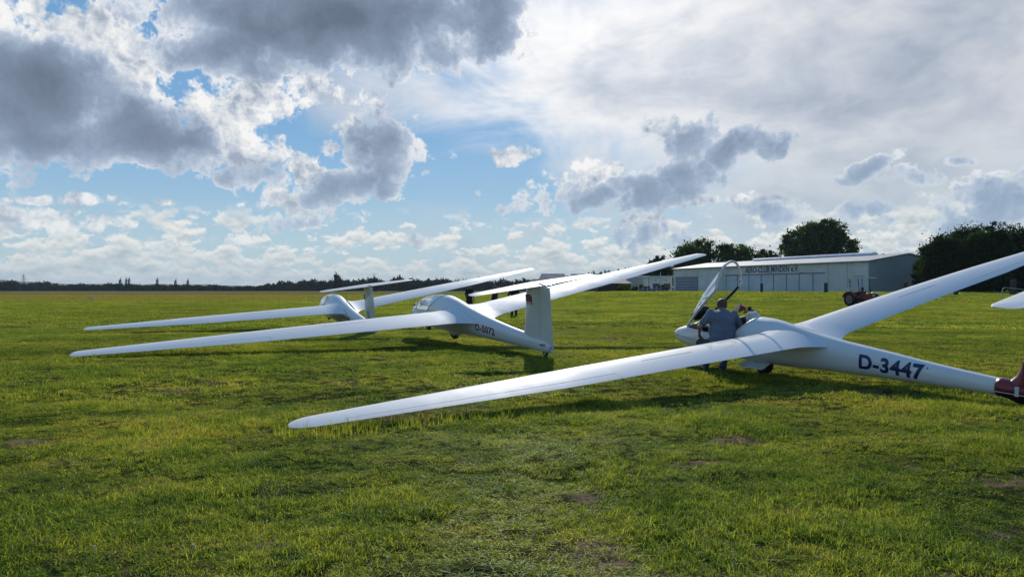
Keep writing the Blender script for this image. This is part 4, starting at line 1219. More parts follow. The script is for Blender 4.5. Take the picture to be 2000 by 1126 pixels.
def trunk_mb(h, r, seed, spread=.45, nl=6):
    R = random.Random(seed); mb = MB(); top = h * .62
    pts = [(R.uniform(-.12, .12) * r * i, R.uniform(-.12, .12) * r * i, -.3 + (top + .3) * i / 6) for i in range(7)]
    mb.tube(pts, [r * (1.35 - .13 * i) for i in range(7)], 8)
    for k in range(nl):
        z = h * (.26 + .34 * k / nl); a = k * 2.4 + R.random(); L = h * spread * (.6 + .5 * R.random())
        p = Vector((0, 0, z)); q = p + Vector((math.cos(a) * L * .5, math.sin(a) * L * .5, L * .42)); e = q + Vector((math.cos(a) * L * .4, math.sin(a) * L * .4, L * .45))
        mb.tube([p, q, e], [r * .5, r * .32, r * .12], 6)
    return mb


def tree(label, px, d, top_py, wpx, seed, blobs=None, n=7000, leaf=.30, mat='leaf', zb=None, cat='tree', group=None, low=.25, ncl=120, name='tree', base=None):
    """broadleaf tree; blobs in units of half width / height above ground"""
    g = ground_at(px, d) if base is None else base
    H = CAM_H + (565 - top_py) / 1400 * d - g.z; Wd = wpx * d / 1400 / 2
    R = random.Random(seed)
    if blobs is None:
        blobs = [(0, 0, .62, .80, .80, .36)]
        for k in range(7):
            a = k * 2.399; blobs.append((.52 * math.cos(a), .52 * math.sin(a), low + .18 + (.70 - low) * R.random(), .42 + .15 * R.random(), .42, .17 + .08 * R.random()))
        blobs.append((R.uniform(-.25, .25), 0, .84, .45, .45, .16))
        blobs.append((0, 0, low + .12, .75, .7, .14))
    b = [(x * Wd, y * Wd, z * H, rx * Wd, ry * Wd, rz * H) for x, y, z, rx, ry, rz in blobs]
    r = empty(name, g, (0, 0, 0), label, cat, group)
    me = crown_mesh('crown', b, int(n * 1.9), leaf * 1.12, seed, M[mat], int(ncl * 1.25))
    c = bpy.data.objects.new('crown', me); COL.objects.link(c); c.parent = r
    trunk_mb(H, max(.12, H * .022), seed).obj('trunk', M['bark'], r, True)
    return r


oak = [(0, 0, .72, .60, .6, .22), (-.62, 0, .58, .38, .5, .17), (.60, 0, .60, .38, .5, .18), (-.30, .2, .80, .42, .4, .14), (.28, 0, .84, .42, .4, .14), (-.82, 0, .66, .20, .3, .12), (.84, 0, .58, .18, .3, .13),
       (.05, -.2, .92, .36, .36, .075), (-.45, -.2, .45, .30, .35, .09), (.42, -.2, .44, .34, .35, .09), (.75, 0, .42, .16, .2, .08), (0, .3, .52, .5, .4, .14)]
tree('big spreading dark green tree rising behind the long hangar roof', 1600, 222, 431, 148, 11, oak, 15000, .34, 'leaf', ncl=230)
tree('rounded dark tree behind the left end of the hangar roof', 1352, 214, 474, 92, 12, None, 9000, .30, 'leaf', ncl=150)
tree('dome shaped green tree behind the raised glider canopy', 1437, 210, 477, 98, 13, None, 9000, .30, 'leaf', ncl=150)
tree('lower dark tree between the dome shaped tree and big spreading tree', 1503, 214, 491, 62, 14, None, 5000, .28, 'leafdark')
tree('small round tree top just left of the trees behind the hangar', 1281, 260, 505, 40, 15, None, 3000, .34, 'leafdark')
tree('dark dense tree behind the white workshop', 1297, 225, 518, 70, 16, None, 6000, .32, 'leafdark', low=.05)
tree('dark dense tree behind the grey green shed', 1250, 235, 528, 60, 17, None, 5000, .32, 'leafdark', low=.05)
tree('small tree top peeping over the right end of the hangar ridge', 1718, 235, 493, 26, 18, None, 1800, .30, 'leafdark')
tree('small tree top over the gable just left of the dark trees', 1782, 180, 494, 30, 19, None, 2200, .26, 'leaf')
col_ = lambda s: [(0, 0, .50, .95, .9, .46), (-.45, -.2, .30, .60, .6, .28), (.45, .2, .32, .60, .6, .3), (.1, -.3, .80, .62, .6, .18), (-.35, 0, .68, .5, .5, .22), (0, -.3, .14, 1.0, .9, .15), (.4, -.2, .6, .5, .5, .25)]
for i, (px, d, ty, w_, lab) in enumerate(((1836, 121, 459, 78, 'leftmost dark dense tree beside the hangar gable wall'), (1885, 125, 440, 88, 'second dense dark tree from the hangar gable'), (1930, 119, 434, 84, 'tallest dark dense tree of the group right of the hangar'),
        (1982, 123, 441, 80, 'dark dense tree behind the thick wooden post'), (2042, 118, 440, 90, 'dark dense tree cut by the right edge of the photo'), (1812, 126, 500, 52, 'low dark tree at the foot of the gable wall'))):
    tree(lab, px, d, ty, w_, 70 + i, col_(i), 15000, .17, 'leafdark', ncl=260, group='dense dark trees right of the hangar')
for i, (px, d, ty, w_, lab) in enumerate(((1219, 160, 553.5, 24, 'tall green bush before the brown house'), (1209, 158, 560, 12, 'low bush left of the tall bush by the brown house'), (1240, 160, 558, 17, 'green bush between the brown house and blue fence'),
        (1252, 166, 555, 12, 'pale green bush top behind the left end of the blue fence'), (1263, 166, 558, 14, 'green bush behind the middle of the blue fence'), (1293, 158, 555, 10, 'dark round bush beside the white pole'))):
    g_ = ground_at(px, d); H = CAM_H + (565 - ty) / 1400 * d - g_.z; Wd = w_ * d / 2800
    me = crown_mesh('bush', [(0, 0, H * .45, Wd, Wd, H * .5), (-Wd * .4, 0, H * .3, Wd * .6, Wd * .6, H * .3), (Wd * .4, 0, H * .7, Wd * .5, Wd * .5, H * .28)], 1600, .11, 90 + i, M['bush' if i != 5 else 'leafdark'], 50, .25)
    o = bpy.data.objects.new('bush', me); COL.objects.link(o); o.location = g_; tag(o, lab, 'bush', 'bushes by the club buildings')

# far treeline: prototypes copied with shared crowns
def proto(seed, blobs, n, leaf, mat):
    me = crown_mesh('far_tree', blobs, n, leaf, seed, M[mat], 60, .26); return me
PR = [proto(100 + i, [(0, 0, .5, .9, .9, .42), (-.4, 0, .35, .6, .6, .3), (.4, .1, .4, .6, .6, .3), (random.uniform(-.3, .3), 0, .78, .5, .5, .2), (0, 0, .15, 1.0, .9, .16)], 1500, .11, 'leaffar') for i in range(4)]
PP = proto(120, [(0, 0, .55, .8, .8, .45), (0, 0, .3, 1, 1, .25), (.1, 0, .85, .4, .4, .15)], 900, .10, 'leaffar')
def far_tree(me, px, d, top, wpx, label, group, name='far_tree'):
    g_ = ground_at(px, d); H = CAM_H + (565 - top) / 1400 * d - g_.z + .4; Wd = wpx * d / 2800
    o = bpy.data.objects.new(name, me); COL.objects.link(o); o.location = (g_.x, g_.y, g_.z - .4); o.scale = (Wd, Wd, H); o.rotation_euler = (0, 0, random.uniform(-.5, .5))
    return tag(o, label, 'tree', group)
prof = [(-20, 545), (12, 546), (35, 551), (62, 552), (78, 545.5), (100, 553), (130, 553.5), (160, 554), (190, 554.5), (235, 553), (300, 555), (345, 554), (400, 556), (430, 555), (440, 557), (470, 559), (505, 558), (520, 554), (540, 552), (558, 548), (580, 549), (600, 547), (615, 546), (640, 547),
        (655, 543), (675, 545), (700, 545), (716, 541), (735, 545), (760, 545), (783, 542), (805, 545), (835, 545), (860, 543), (900, 544), (925, 545), (942, 541), (960, 548), (985, 546), (1010, 545), (1030, 541), (1050, 545), (1080, 543), (1130, 540), (1150, 533), (1172, 531), (1195, 529), (1215, 527), (1240, 524), (1262, 522)]
pxs = np.array([p[0] for p in prof]); pys = np.array([p[1] for p in prof])
q = -20
while q < 1262:
    dd = 640 if q < 1000 else (640 - (q - 1000) * 1.0 if q < 1140 else 360)
    wq = random.uniform(22, 40) if q < 1140 else random.uniform(20, 30)
    lab_, gr_ = (('dark tree of the far treeline left of the poplars', 'far trees left of the poplars') if q < 230 else ('dark tree of the far treeline between poplars and glider', 'far trees between the poplars and the gliders') if q < 620 else ('dark tree of the far treeline behind the parked gliders', 'far trees behind the gliders') if q < 1060 else ('grey green tree between the far grey halls and the club buildings', 'far trees near the halls'))
    far_tree(PR[random.randrange(4)], q, dd + random.uniform(-25, 40), float(np.interp(q, pxs, pys)) + random.uniform(-1.0, 2.2), wq, lab_, gr_)
    q += wq * .45
for px, top, w_, lab in ((235, 542.5, 6, 'leftmost poplar of the far poplars'), (246.5, 541.5, 5, 'second far poplar from the left, one of a close pair'), (252, 541.5, 5, 'third far poplar, right one of a close pair'), (307, 542.5, 6, 'fourth far poplar standing alone'), (343, 545, 6, 'fifth far poplar, shorter'), (367, 544.5, 5.5, 'rightmost of the far poplars')):
    far_tree(PP, px, 600, top, w_, lab, 'poplars far across the field', 'poplar')
far_tree(PR[1], 660, 520, 533, 20, 'tall round tree standing above the treeline left of the far glider fin', None)
far_tree(PR[2], 731, 520, 537, 15, 'tree rising just right of the far glider fin', None)
far_tree(PR[0], 783, 560, 536, 14, 'lone tree top above the far glider tailplane', None)
# the wood between and under the single trees reads as one mass
pts = []
for i in range(160):
    q_ = -60 + i * 8.3; d_ = 690 if q_ < 1000 else (690 - (q_ - 1000) if q_ < 1140 else 400); d_ = max(d_, 385)
    t_ = float(np.interp(q_, pxs, pys)) + 4.5
    g_ = ground_at(q_, d_); H = max(2.0, CAM_H + (565 - t_) / 1400 * d_ - g_.z)
    pts.append((g_.x, g_.y, H * .42, 6.5 * d_ / 690, 6, H * .58))
me = crown_mesh('distant_wood', pts, 46000, .85, 200, M['leaffar'], 2600, .35)
o = bpy.data.objects.new('distant_wood', me); COL.objects.link(o); tag(o, 'dark wood forming the far edge of the airfield', 'wood', kind='stuff')
o.location = (0, 0, 0)

# hills on the horizon
def hills():
    X = np.linspace(-3400, 900, 260); vs = []; fs = []
    for j, (d_, k_) in enumerate(((2300, 0), (2700, .75), (3100, 1), (3600, .6))):
        for x in X:
            px = 1000 + 1400 * x / 3100
            top = np.interp(px, [-500, 0, 40, 90, 150, 250, 350, 420, 480, 520, 700, 1300], [545, 545.5, 548, 551, 553, 554, 555, 556.2, 556.4, 558, 561, 564]) 
            z = (CAM_H + (565 - top) / 1400 * 3100) * k_ + (fbm(np.array([x * .006]), np.array([j * 3.3]), 4)[0] - .5) * 16 * k_ - (1.5 if k_ == 0 else 0)
            vs.append((x * d_ / 3100, d_, z))
    n = len(X)
    for j in range(3):
        for i in range(n - 1): fs.append((j * n + i, j * n + i + 1, (j + 1) * n + i + 1, (j + 1) * n + i))
    tag(mobj('hills', vs, fs, M['hill'], None, True), kind='structure')
hills()
# pylon
g_ = at(46, 553, 1500); r_ = empty('pylon', (g_.x, g_.y, 0), (0, 0, .3), 'thin lattice power pylon on the far left horizon', 'pylon')
mb = MB(); Hp = 34
for sx_ in (-1, 1):
    for sy_ in (-1, 1): mb.tube([(sx_ * 2.4, sy_ * 2.4, 0), (sx_ * .5, sy_ * .5, Hp)], .22, 4)
for i in range(9):
    z0_, z1_ = Hp * i / 9, Hp * (i + 1) / 9; w0, w1 = 2.4 - 1.9 * i / 9, 2.4 - 1.9 * (i + 1) / 9
    mb.tube([(-w0, -w0, z0_), (w1, -w1, z1_)], .12, 4); mb.tube([(w0, w0, z0_), (-w1, w1, z1_)], .12, 4)
mb.obj('mast', M['seam'], r_)
for z_, w_ in ((22, 6.5), (28, 5)):
    mb = MB(); mb.tube([(-w_, 0, z_), (w_, 0, z_)], .3, 4); mb.tube([(-w_, 0, z_), (0, 0, z_ + 2)], .15, 4); mb.tube([(w_, 0, z_), (0, 0, z_ + 2)], .15, 4); mb.obj('cross_arm', M['seam'], r_)

# ------------------------------------------------------------------ tractor
d = 60.0; g_ = ground_at(1689, d)
tr_ = empty('tractor', g_, (0, 0, rad(-68)), 'old red tractor with a flat sun roof parked before the hangar', 'tractor')
wheel(tr_, (-.95, -.62, .60), .60, .30, M['rim'], 'rear_wheel'); wheel(tr_, (-.95, .62, .60), .60, .30, M['rim'], 'rear_wheel')
wheel(tr_, (.85, -.52, .33), .33, .16, M['rim'], 'front_wheel'); wheel(tr_, (.85, .52, .33), .33, .16, M['rim'], 'front_wheel')
for sg in (1, -1):
    mb = MB(); R = []
    for t in np.linspace(rad(15), rad(165), 10): R.append([(-.95 + .68 * math.cos(t), sg * .45, .60 + .68 * math.sin(t)), (-.95 + .68 * math.cos(t), sg * .82, .60 + .66 * math.sin(t)), (-.95 + .64 * math.cos(t), sg * .82, .60 + .62 * math.sin(t)), (-.95 + .64 * math.cos(t), sg * .45, .60 + .64 * math.sin(t))])
    v, f = loft(R); mobj('fender', v, f, M['tred'], tr_)
mb = MB(); mb.box(-1.15, .95, -.16, .16, .42, .72); mb.box(-.35, -.05, -.45, .45, .40, .46); mb.box(-1.05, -.85, -.5, .5, .52, .68); mb.obj('chassis', M['tdark'], tr_)
R = [[(x, -w, z0), (x, -w, z1 - .10), (x, -w * .6, z1), (x, w * .6, z1), (x, w, z1 - .10), (x, w, z0)] for x, w, z0, z1 in ((.02, .26, .66, 1.10), (.2, .28, .60, 1.16), (.9, .27, .56, 1.18), (1.12, .24, .58, 1.10))]
v, f = loft(R); h_ = mobj('hood', v, f, M['tred'], tr_, True, 30)
mb = MB(); mb.box(1.10, 1.17, -.20, .20, .60, 1.02); mb.obj('grille', M['tdark'], h_)
R = [[(x, w * math.cos(t), z + .07 * math.sin(t)) for t in np.linspace(0, math.pi, 7)] for x, w, z in ((.78, .22, 1.13), (1.0, .23, 1.13), (1.18, .2, 1.06))]
v, f = loft(R); mobj('hood_cap', v, f, M['twhite'], h_, True)
for sg in (1, -1):
    mb = MB(); mb.cyl((1.14, sg * .30, .92), (1, 0, 0), .085, .10, 14); mb.obj('headlight', M['twhite'], tr_)
mb = MB(); mb.box(-.28, .06, -.22, .22, .95, 1.28); mb.obj('dash_cowl', M['tred'], tr_)
mb = MB(); mb.tube([(-.02, 0, 1.2), (-.28, 0, 1.45)], .02, 6); mb.tube([Vector((-.28, 0, 1.45)) + Vector((.11 * math.cos(t), .19 * math.sin(t), .12 * math.cos(t))) for t in np.linspace(0, 2 * math.pi, 17)[:-1]], .016, 6, True); mb.obj('steering_wheel', M['black'], tr_)
mb = MB(); mb.box(-.05, .03, -.34, -.16, 1.28, 1.62); mb.obj('mirror_panel', M['black'], tr_)
mb = MB(); mb.box(-.90, -.50, -.22, .22, .86, .94); mb.box(-.95, -.88, -.2, .2, .92, 1.22); mb.obj('seat', M['black'], tr_)
mb = MB(); mb.box(-1.40, -.98, -.68, -.36, 1.28, 1.56); mb.obj('tool_box', M['doorgrey'], tr_)
mb = MB(); mb.box(-1.45, .62, -.62, .62, 2.36, 2.43); mb.obj('sun_roof', M['trim'], tr_)
for sg in (1, -1):
    mb = MB(); mb.tube([(-.98, sg * .50, 1.2), (-1.15, sg * .5, 2.36)], .03, 6); mb.obj('roof_post', M['tdark'], tr_)
    mb = MB(); mb.tube([(.12, sg * .42, .9), (.10, sg * .42, 2.36)], .025, 6); mb.obj('roof_post', M['tdark'], tr_)
mb = MB(); mb.tube([(.45, .12, 1.1), (.45, .12, 1.5)], .03, 8); mb.obj('exhaust_pipe', M['tdark'], tr_)

# red folded tow dolly lying on the grass
d = 44.0; g_ = ground_at(1459, d)
rd = empty('wing_dolly', (g_.x, g_.y, g_.z), (0, 0, 0), 'red tipped over wing dolly with one black wheel lying on the grass', 'dolly'); rd.scale = (1.15, 1.15, 1.15)
k = d / 1400
R = [[(-.50 + .30 * t, y, z) for y, z in ((-.2, .02 + .10 * t), (-.22, .34 - .10 * t), (0, .44 - .14 * t), (.22, .34 - .10 * t), (.2, .02 + .10 * t))] for t in (0, .4, .8, 1.2)]
R = [[(-.52 + x_ * 1.0 + z * .25, y, z * 1.25) for x_, y, z in [(tt * .36, p[1], p[2]) for p in r]] for tt, r in zip((0, .33, .66, 1), R)]
v, f = loft(R); mobj('padded_cradle', v, f, M['dolly'], rd, True, 35)
mb = MB(); mb.tube([(-.15, 0, .12), (.25, -.05, .14), (.6, -.1, .05)], .035, 8); mb.tube([(-.2, -.15, .05), (.5, -.22, .05)], .03, 8); mb.obj('tow_bar', M['dolly'], rd, True)
v, f = loft([[(x, -.28 + w, z), (x, .10 - w, z), (x, .10 - w, z + h), (x, -.28 + w, z + h)] for x, w, z, h in ((.02, .12, .05, .03), (.15, 0, .03, .09), (.40, .02, .03, .08), (.62, .12, .03, .03))]); mobj('base_plate', v, f, M['tred'], rd)
mb = MB(); mb.box(-.62, -.56, -.12, .14, .04, .30); mb.obj('white_pad', M['twhite'], rd)
wheel(rd, (.17, .12, .22), .11, .08, M['tdark'])

# ------------------------------------------------------------------ people
def fused(name, parts, mat, parent, voxel=.016, smooth=5):
    """parts fused into one continuous skin: ('t', pts, radii) tapered tubes, ('e', centre, radii, rotz, rotx) ellipsoids"""
    mb = MB()
    for p in parts:
        if p[0] == 't':
            pts, rr = p[1], p[2]; mb.tube(pts, list(rr), 12)
            for c, r in zip(pts, rr): mb.ball(c, r, 12, 8)
        else:
            s = len(mb.v); mb.ball((0, 0, 0), p[2], 18, 12); E_ = Euler((p[4] if len(p) > 4 else 0, 0, p[3] if len(p) > 3 else 0)).to_matrix()
            for i in range(s, len(mb.v)): mb.v[i] = tuple(E_ @ Vector(mb.v[i]) + Vector(p[1]))
    me = bpy.data.meshes.new('tmp'); me.from_pydata(mb.v, [], mb.f); me.update()
    o = bpy.data.objects.new('tmp', me); COL.objects.link(o)
    md = o.modifiers.new('r', 'REMESH'); md.mode = 'VOXEL'; md.voxel_size = voxel
    if smooth: m2 = o.modifiers.new('s', 'SMOOTH'); m2.factor = .5; m2.iterations = smooth
    bpy.context.view_layer.update(); dg = bpy.context.evaluated_depsgraph_get()
    me2 = bpy.data.meshes.new_from_object(o.evaluated_get(dg)); bpy.data.objects.remove(o); bpy.data.meshes.remove(me)
    me2.name = name; me2.materials.clear(); me2.materials.append(mat); me2.polygons.foreach_set('use_smooth', [True] * len(me2.polygons))
    r = bpy.data.objects.new(name, me2); COL.objects.link(r)
    if parent: r.parent = parent
    return r


M['skin'] = paint('skin', (.36, .19, .13), .55, .12, 12)
M['hair'] = paint('brown_hair', (.10, .062, .038), .6, .4, 60, bump=.6, bscale=120)
M['shirt'] = paint('blue_grey_shirt', (.15, .17, .225), .85, .18, 5, bump=.9, bscale=9)
M['jeans'] = paint('jeans', (.045, .065, .11), .85, .3, 10, bump=.5, bscale=30)
M['darkcloth'] = paint('dark_cloth', (.014, .014, .020), .85, .3, 8)
M['darkjeans'] = paint('dark_jeans', (.016, .020, .034), .85, .3, 8)
M['redcloth'] = paint('dark_red_cloth', (.10, .012, .014), .85, .3, 8)
M['shoe'] = paint('dark_shoe', (.02, .018, .016), .6)
M['hat'] = paint('white_hat_cloth', (.62, .62, .60), .85, .10, 14, bump=.5, bscale=40)


def fingers(palm, wrist, side, scale=1.0):
    """five tapered, bent fingers from a palm; palm and wrist are points"""
    ax = (palm - wrist).normalized(); lat = ax.cross(Vector((0, 0, 1))).normalized() * side; dn = ax.cross(lat).normalized()
    if dn.z > 0: dn = -dn
    out = []
    for i, (l, o) in enumerate(((.070, -.030), (.080, -.010), (.075, .010), (.058, .030))):
        b = palm + ax * .035 * scale + lat * o * scale; m_ = b + ax * l * .55 * scale + dn * .008; e = m_ + (ax * .6 + dn * .8).normalized() * l * .45 * scale
        out.append(('t', [b, m_, e], [.0105 * scale, .0095 * scale, .008 * scale]))
    b = palm - lat * .034 * scale - ax * .01; m_ = b - lat * .022 + ax * .028 + dn * .006; e = m_ + ax * .026 + dn * .012
    out.append(('t', [b, m_, e], [.013 * scale, .011 * scale, .009 * scale]))
    return out


# man crouching beside the raised canopy, back to the viewer
P = lambda px, py, d: at(px, py, d + .28)
man = empty('person', ground_at(1408, 12.28), (0, 0, 0), 'man in a blue grey shirt and jeans crouching over the open cockpit, seen from behind', 'person')
ml = man.location.copy()
def J(px, py, d): return P(px, py, d) - ml
pel, sp1, chs, ups = J(1406, 668, 12.20), J(1408, 650, 12.22), J(1410, 629, 12.28), J(1411, 613, 12.34)
nk, hd = J(1411, 606, 12.42), J(1410, 597, 12.50)
shL, shR = J(1388, 613, 12.33), J(1432, 615, 12.33)
elL, wrL, hnL = J(1366, 638, 12.26), J(1366, 655, 12.42), J(1371, 661, 12.48)
elR, wrR, hnR = J(1452, 645, 12.36), J(1441, 657, 12.62), J(1436, 660, 12.72)
hpL, hpR = J(1397, 672, 12.18), J(1418, 672, 12.18)
knL, knR = J(1368, 668, 12.50), J(1430, 676, 12.65)
anL, anR = J(1379, 712, 12.28), J(1412, 719, 12.10)
anL.z = float(gz(P(1379, 712, 12.28).x, 12.56)) - ml.z + .10; anR.z = float(gz(P(1412, 719, 12.1).x, 12.38)) - ml.z + .10
toL = anL + Vector((-.03, .16, -.055)); toR = anR + Vector((.04, .18, -.055))
body = [('e', hd, (.078, .098, .108), 0, rad(-25)), ('t', [hd, nk, ups], (.06, .056, .07)), ('e', chs, (.185, .115, .17), 0, 0), ('e', sp1, (.165, .115, .15)), ('e', pel, (.17, .13, .13)),
        ('t', [ups, shL, elL, wrL], (.09, .058, .043, .029)), ('t', [ups, shR, elR, wrR], (.09, .058, .043, .029)), ('e', hnL, (.036, .042, .020)), ('e', hnR, (.036, .042, .020)), ('t', [wrL, hnL], (.027, .025)), ('t', [wrR, hnR], (.027, .025)),
        ('t', [hpL, knL, anL], (.09, .062, .045)), ('t', [hpR, knR, anR], (.09, .062, .045)), ('t', [anL, toL], (.045, .035)), ('t', [anR, toR], (.045, .035)),
        ('e', hd + Vector((-.078, .0, -.01)), (.012, .02, .03)), ('e', hd + Vector((.078, .0, -.01)), (.012, .02, .03)), ('e', hd + Vector((0, .10, -.03)), (.014, .022, .022)), ('e', hd + Vector((0, .07, -.075)), (.04, .035, .035))]
body += fingers(hnL, wrL, 1) + fingers(hnR, wrR, -1)
bo = fused('body', body, M['skin'], man, .0095, 3)
# eyes and mouth
for sx_ in (-.030, .030):
    mb = MB(); mb.ball(hd + Vector((sx_, .088, .005)), .011, 8, 6); mb.obj('eye', M['black'], bo)
mb = MB(); mb.ball(hd + Vector((0, .094, -.062)), (.024, .01, .006), 8, 6); mb.obj('mouth', M['maroon'], bo)
sl = .62
sL = shL.lerp(elL, .70); sR = shR.lerp(elR, .78)
fused('shirt', [('e', chs + Vector((0, 0, .02)), (.235, .150, .19)), ('e', sp1 + Vector((0, 0, .015)), (.215, .150, .175)), ('e', pel + Vector((.0, .0, .05)), (.205, .155, .12)), ('t', [chs + Vector((-.1, 0, .06)), shL, sL], (.13, .088, .066)), ('t', [chs + Vector((.1, 0, .06)), shR, sR], (.13, .088, .066)), ('e', ups, (.15, .11, .09)),
                ('t', [chs + Vector((-.15, -.02, -.12)), sp1 + Vector((-.13, -.07, -.05)), pel + Vector((-.10, -.09, .02))], (.09, .085, .085)), ('t', [chs + Vector((.15, -.02, -.1)), sp1 + Vector((.13, -.07, -.05)), pel + Vector((.10, -.09, .02))], (.09, .085, .085)), ('t', [ups + Vector((0, .0, .03)), nk + Vector((0, 0, -.02))], (.075, .066))], M['shirt'], man, .014, 4)
fused('jeans', [('e', pel + Vector((0, 0, -.03)), (.195, .16, .13)), ('t', [hpL, knL, anL + Vector((0, 0, .04))], (.115, .085, .068)), ('t', [hpR, knR, anR + Vector((0, 0, .04))], (.115, .085, .068))], M['jeans'], man, .015, 4)
fused('shoe', [('t', [anL + Vector((0, -.05, -.055)), anL + Vector((0, 0, -.05)), toL], (.045, .05, .042))], M['shoe'], man, .013, 3)
fused('shoe', [('t', [anR + Vector((0, -.05, -.055)), anR + Vector((0, 0, -.05)), toR], (.045, .05, .042))], M['shoe'], man, .013, 3)
fused('hair', [('e', hd + Vector((0, -.005, .042)), (.094, .108, .090), 0, rad(-25)), ('e', hd + Vector((0, -.040, .0)), (.080, .068, .070))], M['hair'], man, .011, 2)

# pilot sitting in the cockpit in a white bucket hat (glider frame)
pil = empty('person', qL[:3], (qL[5], -qL[4], qL[3]), 'pilot in a white bucket hat sitting in the open cockpit', 'person')
h0 = Vector((BL.s0 - 1.92, -.11, .91)); ch = Vector((BL.s0 - 1.70, -.02, .60)); pv = Vector((BL.s0 - 1.34, 0, .40))
kn = [Vector((BL.s0 - .88, s_ * .12, .55)) for s_ in (1, -1)]; ft = [Vector((BL.s0 - .55, s_ * .09, .42)) for s_ in (1, -1)]
sh = [Vector((BL.s0 - 1.66, s_ * .18, .68)) for s_ in (1, -1)]; el = [Vector((BL.s0 - 1.42, s_ * .21, .52)) for s_ in (1, -1)]; hn = [Vector((BL.s0 - 1.18, s_ * .08, .56)) for s_ in (1, -1)]
bb = [('e', h0, (.092, .076, .108)), ('t', [h0, ch + Vector((-.04, 0, .14))], (.055, .07)), ('e', ch, (.11, .17, .19)), ('e', pv, (.13, .16, .12)), ('e', h0 + Vector((.095, 0, -.02)), (.02, .013, .02)), ('e', h0 + Vector((.06, 0, -.07)), (.035, .04, .035))]
for i in (0, 1):
    bb += [('t', [ch + Vector((-.03, 0, .08)), sh[i], el[i], hn[i]], (.08, .055, .04, .028)), ('e', hn[i], (.04, .034, .02)), ('t', [pv, kn[i], ft[i]], (.09, .06, .04))] + fingers(hn[i] + Vector((.03, 0, 0)), hn[i], 1 if i else -1)
bo = fused('body', bb, M['skin'], pil, .0105, 3)
for sy_ in (-.028, .028):
    mb = MB(); mb.ball(h0 + Vector((.084, sy_, .005)), .010, 8, 6); mb.obj('eye', M['black'], bo)
fused('shirt', [('e', ch, (.125, .19, .205))] + [('t', [ch + Vector((-.03, 0, .07)), sh[i], sh[i].lerp(el[i], .8)], (.10, .07, .055)) for i in (0, 1)], M['darkcloth'], pil, .014, 3)
fused('hair', [('e', h0 + Vector((-.02, 0, .0)), (.088, .084, .095))], M['hair'], pil, .012, 2)
R = []
for r_, z_ in ((.128, -.018), (.124, -.021), (.104, .018), (.100, .062), (.092, .098), (.066, .118), (.02, .125)):
    R.append([tuple(h0 + Vector((r_ * 1.06 * math.cos(t), r_ * math.sin(t), z_ + .02 + .006 * math.sin(3 * t)))) for t in [2 * math.pi * k_ / 22 for k_ in range(22)]])
v, f = loft(R, False, True); o = mobj('bucket_hat', v, f, M['hat'], pil, True); md = o.modifiers.new('t', 'SOLIDIFY'); md.thickness = .004


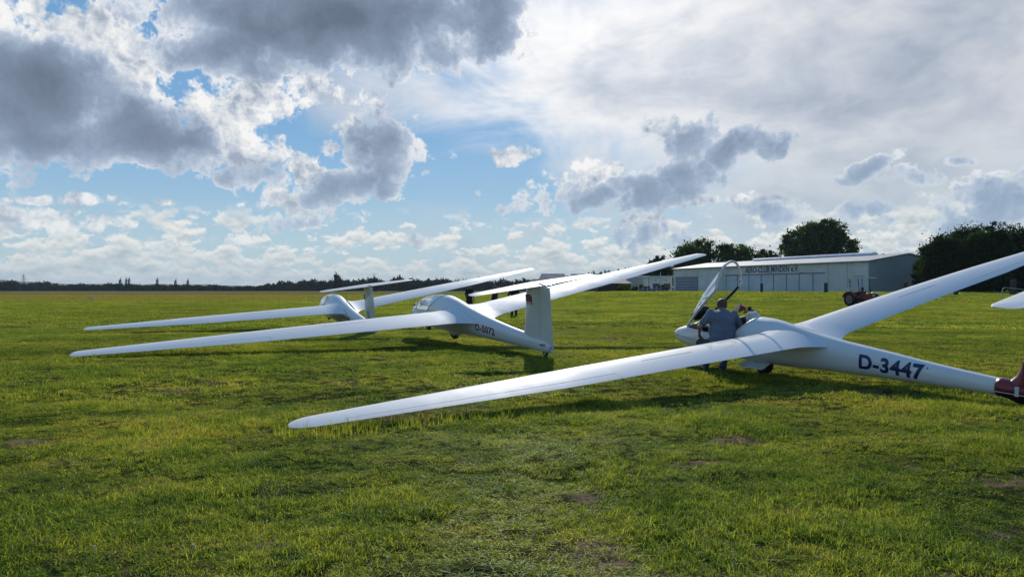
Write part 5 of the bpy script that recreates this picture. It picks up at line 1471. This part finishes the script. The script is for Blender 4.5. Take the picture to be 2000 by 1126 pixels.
def stander(px, d, H, face, top, legs, label, lean=0.0, stoop=0.0, hat=None, arms='down'):
    g_ = ground_at(px, d); r = empty('person', g_, (0, 0, face), label, 'person', 'people standing on the field behind the middle glider')
    k = H / 1.8; V3 = lambda x, y, z: Vector((x + lean * z + 0, y + stoop * max(0, z - .95) ** 1 * 1.0, z)) * k
    hd = V3(0, .03, 1.68); ch = V3(0, 0, 1.33); wa = V3(0, 0, 1.10); pe_ = V3(0, 0, .95)
    sh = [V3(s_ * .19, 0, 1.46) for s_ in (1, -1)]
    if arms == 'down': el = [V3(s_ * .25, .0, 1.17) for s_ in (1, -1)]; wr = [V3(s_ * .24, .10, .93) for s_ in (1, -1)]
    elif arms == 'hip': el = [V3(s_ * .36, -.04, 1.20) for s_ in (1, -1)]; wr = [V3(s_ * .20, .08, 1.03) for s_ in (1, -1)]
    else: el = [V3(s_ * .24, .16, 1.22) for s_ in (1, -1)]; wr = [V3(s_ * .10, .34, 1.26) for s_ in (1, -1)]
    kn = [V3(s_ * .11, .03, .50) for s_ in (1, -1)]; an = [Vector((s_ * .12, 0, .08)) * k for s_ in (1, -1)]; to = [Vector((s_ * .14, .16, .035)) * k for s_ in (1, -1)]
    bb = [('e', hd, (.078 * k, .095 * k, .115 * k)), ('t', [hd, ch + Vector((0, 0, .15))], (.05, .065)), ('e', ch, (.17, .11, .20)), ('e', wa, (.145, .10, .15)), ('e', pe_, (.165, .12, .12)), ('e', hd + Vector((0, .095, -.02)), (.014, .022, .02))]
    for i in (0, 1):
        hn_ = wr[i] + (wr[i] - el[i]).normalized() * .08
        bb += [('t', [ch + Vector((0, 0, .10)), sh[i], el[i], wr[i]], (.07, .055, .042, .028)), ('e', hn_, (.035, .03, .045)), ('t', [pe_, kn[i], an[i]], (.09, .058, .042)), ('t', [an[i], to[i]], (.04, .03))] + fingers(hn_, wr[i], 1)
    fused('body', bb, M['skin'], r, .017, 3)
    fused('shirt', [('e', ch, (.20, .135, .22)), ('e', wa, (.175, .13, .17)), ('e', pe_ + Vector((0, 0, .06)), (.185, .14, .10))] + [('t', [ch + Vector((0, 0, .09)), sh[i], sh[i].lerp(el[i], .9)], (.09, .075, .058)) for i in (0, 1)], M[top], r, .02, 3)
    fused('trousers', [('e', pe_ + Vector((0, 0, -.02)), (.185, .145, .13))] + [('t', [pe_ + Vector((kn[i].x * .7, 0, -.05)), kn[i], an[i]], (.115, .085, .065)) for i in (0, 1)], M[legs], r, .02, 3)
    for i in (0, 1): fused('shoe', [('t', [an[i] + Vector((0, -.03, -.03)), to[i]], (.05, .045))], M['shoe'], r, .018, 2)
    fused('hair', [('e', hd + Vector((0, -.02, .025)), (.085, .10, .11))], M['hair'] if hat is None else M[hat], r, .018, 2)
    return r


stander(917, 40, 1.75, rad(-20), 'darkcloth', 'darkjeans', 'person in dark shirt and jeans standing left of the middle glider tailplane tip', arms='down')
stander(966, 38, 1.85, rad(35), 'redcloth', 'darkcloth', 'stooping person in dark red and black behind the middle glider tailplane', stoop=-.25, arms='fwd')
stander(1004, 38.5, 1.68, rad(170), 'darkcloth', 'darkcloth', 'person in black standing just left of the middle glider fin', arms='hip', hat='twhite')

# ------------------------------------------------------------------ haze
m, N, out = new_mat('haze_air'); v_ = N.new('ShaderNodeVolumePrincipled'); v_.inputs['Density'].default_value = .00009; v_.inputs['Color'].default_value = (.70, .84, 1.0, 1); v_.inputs['Anisotropy'].default_value = .0
N.l.new(v_.outputs[0], out.inputs['Volume'])
mb = MB(); mb.box(-5200, 5200, -2000, 5200, -4, 75); o = mb.obj('haze', m); tag(o, 'thin pale air between the viewer and the far trees', 'haze', kind='stuff')
#@@PART4
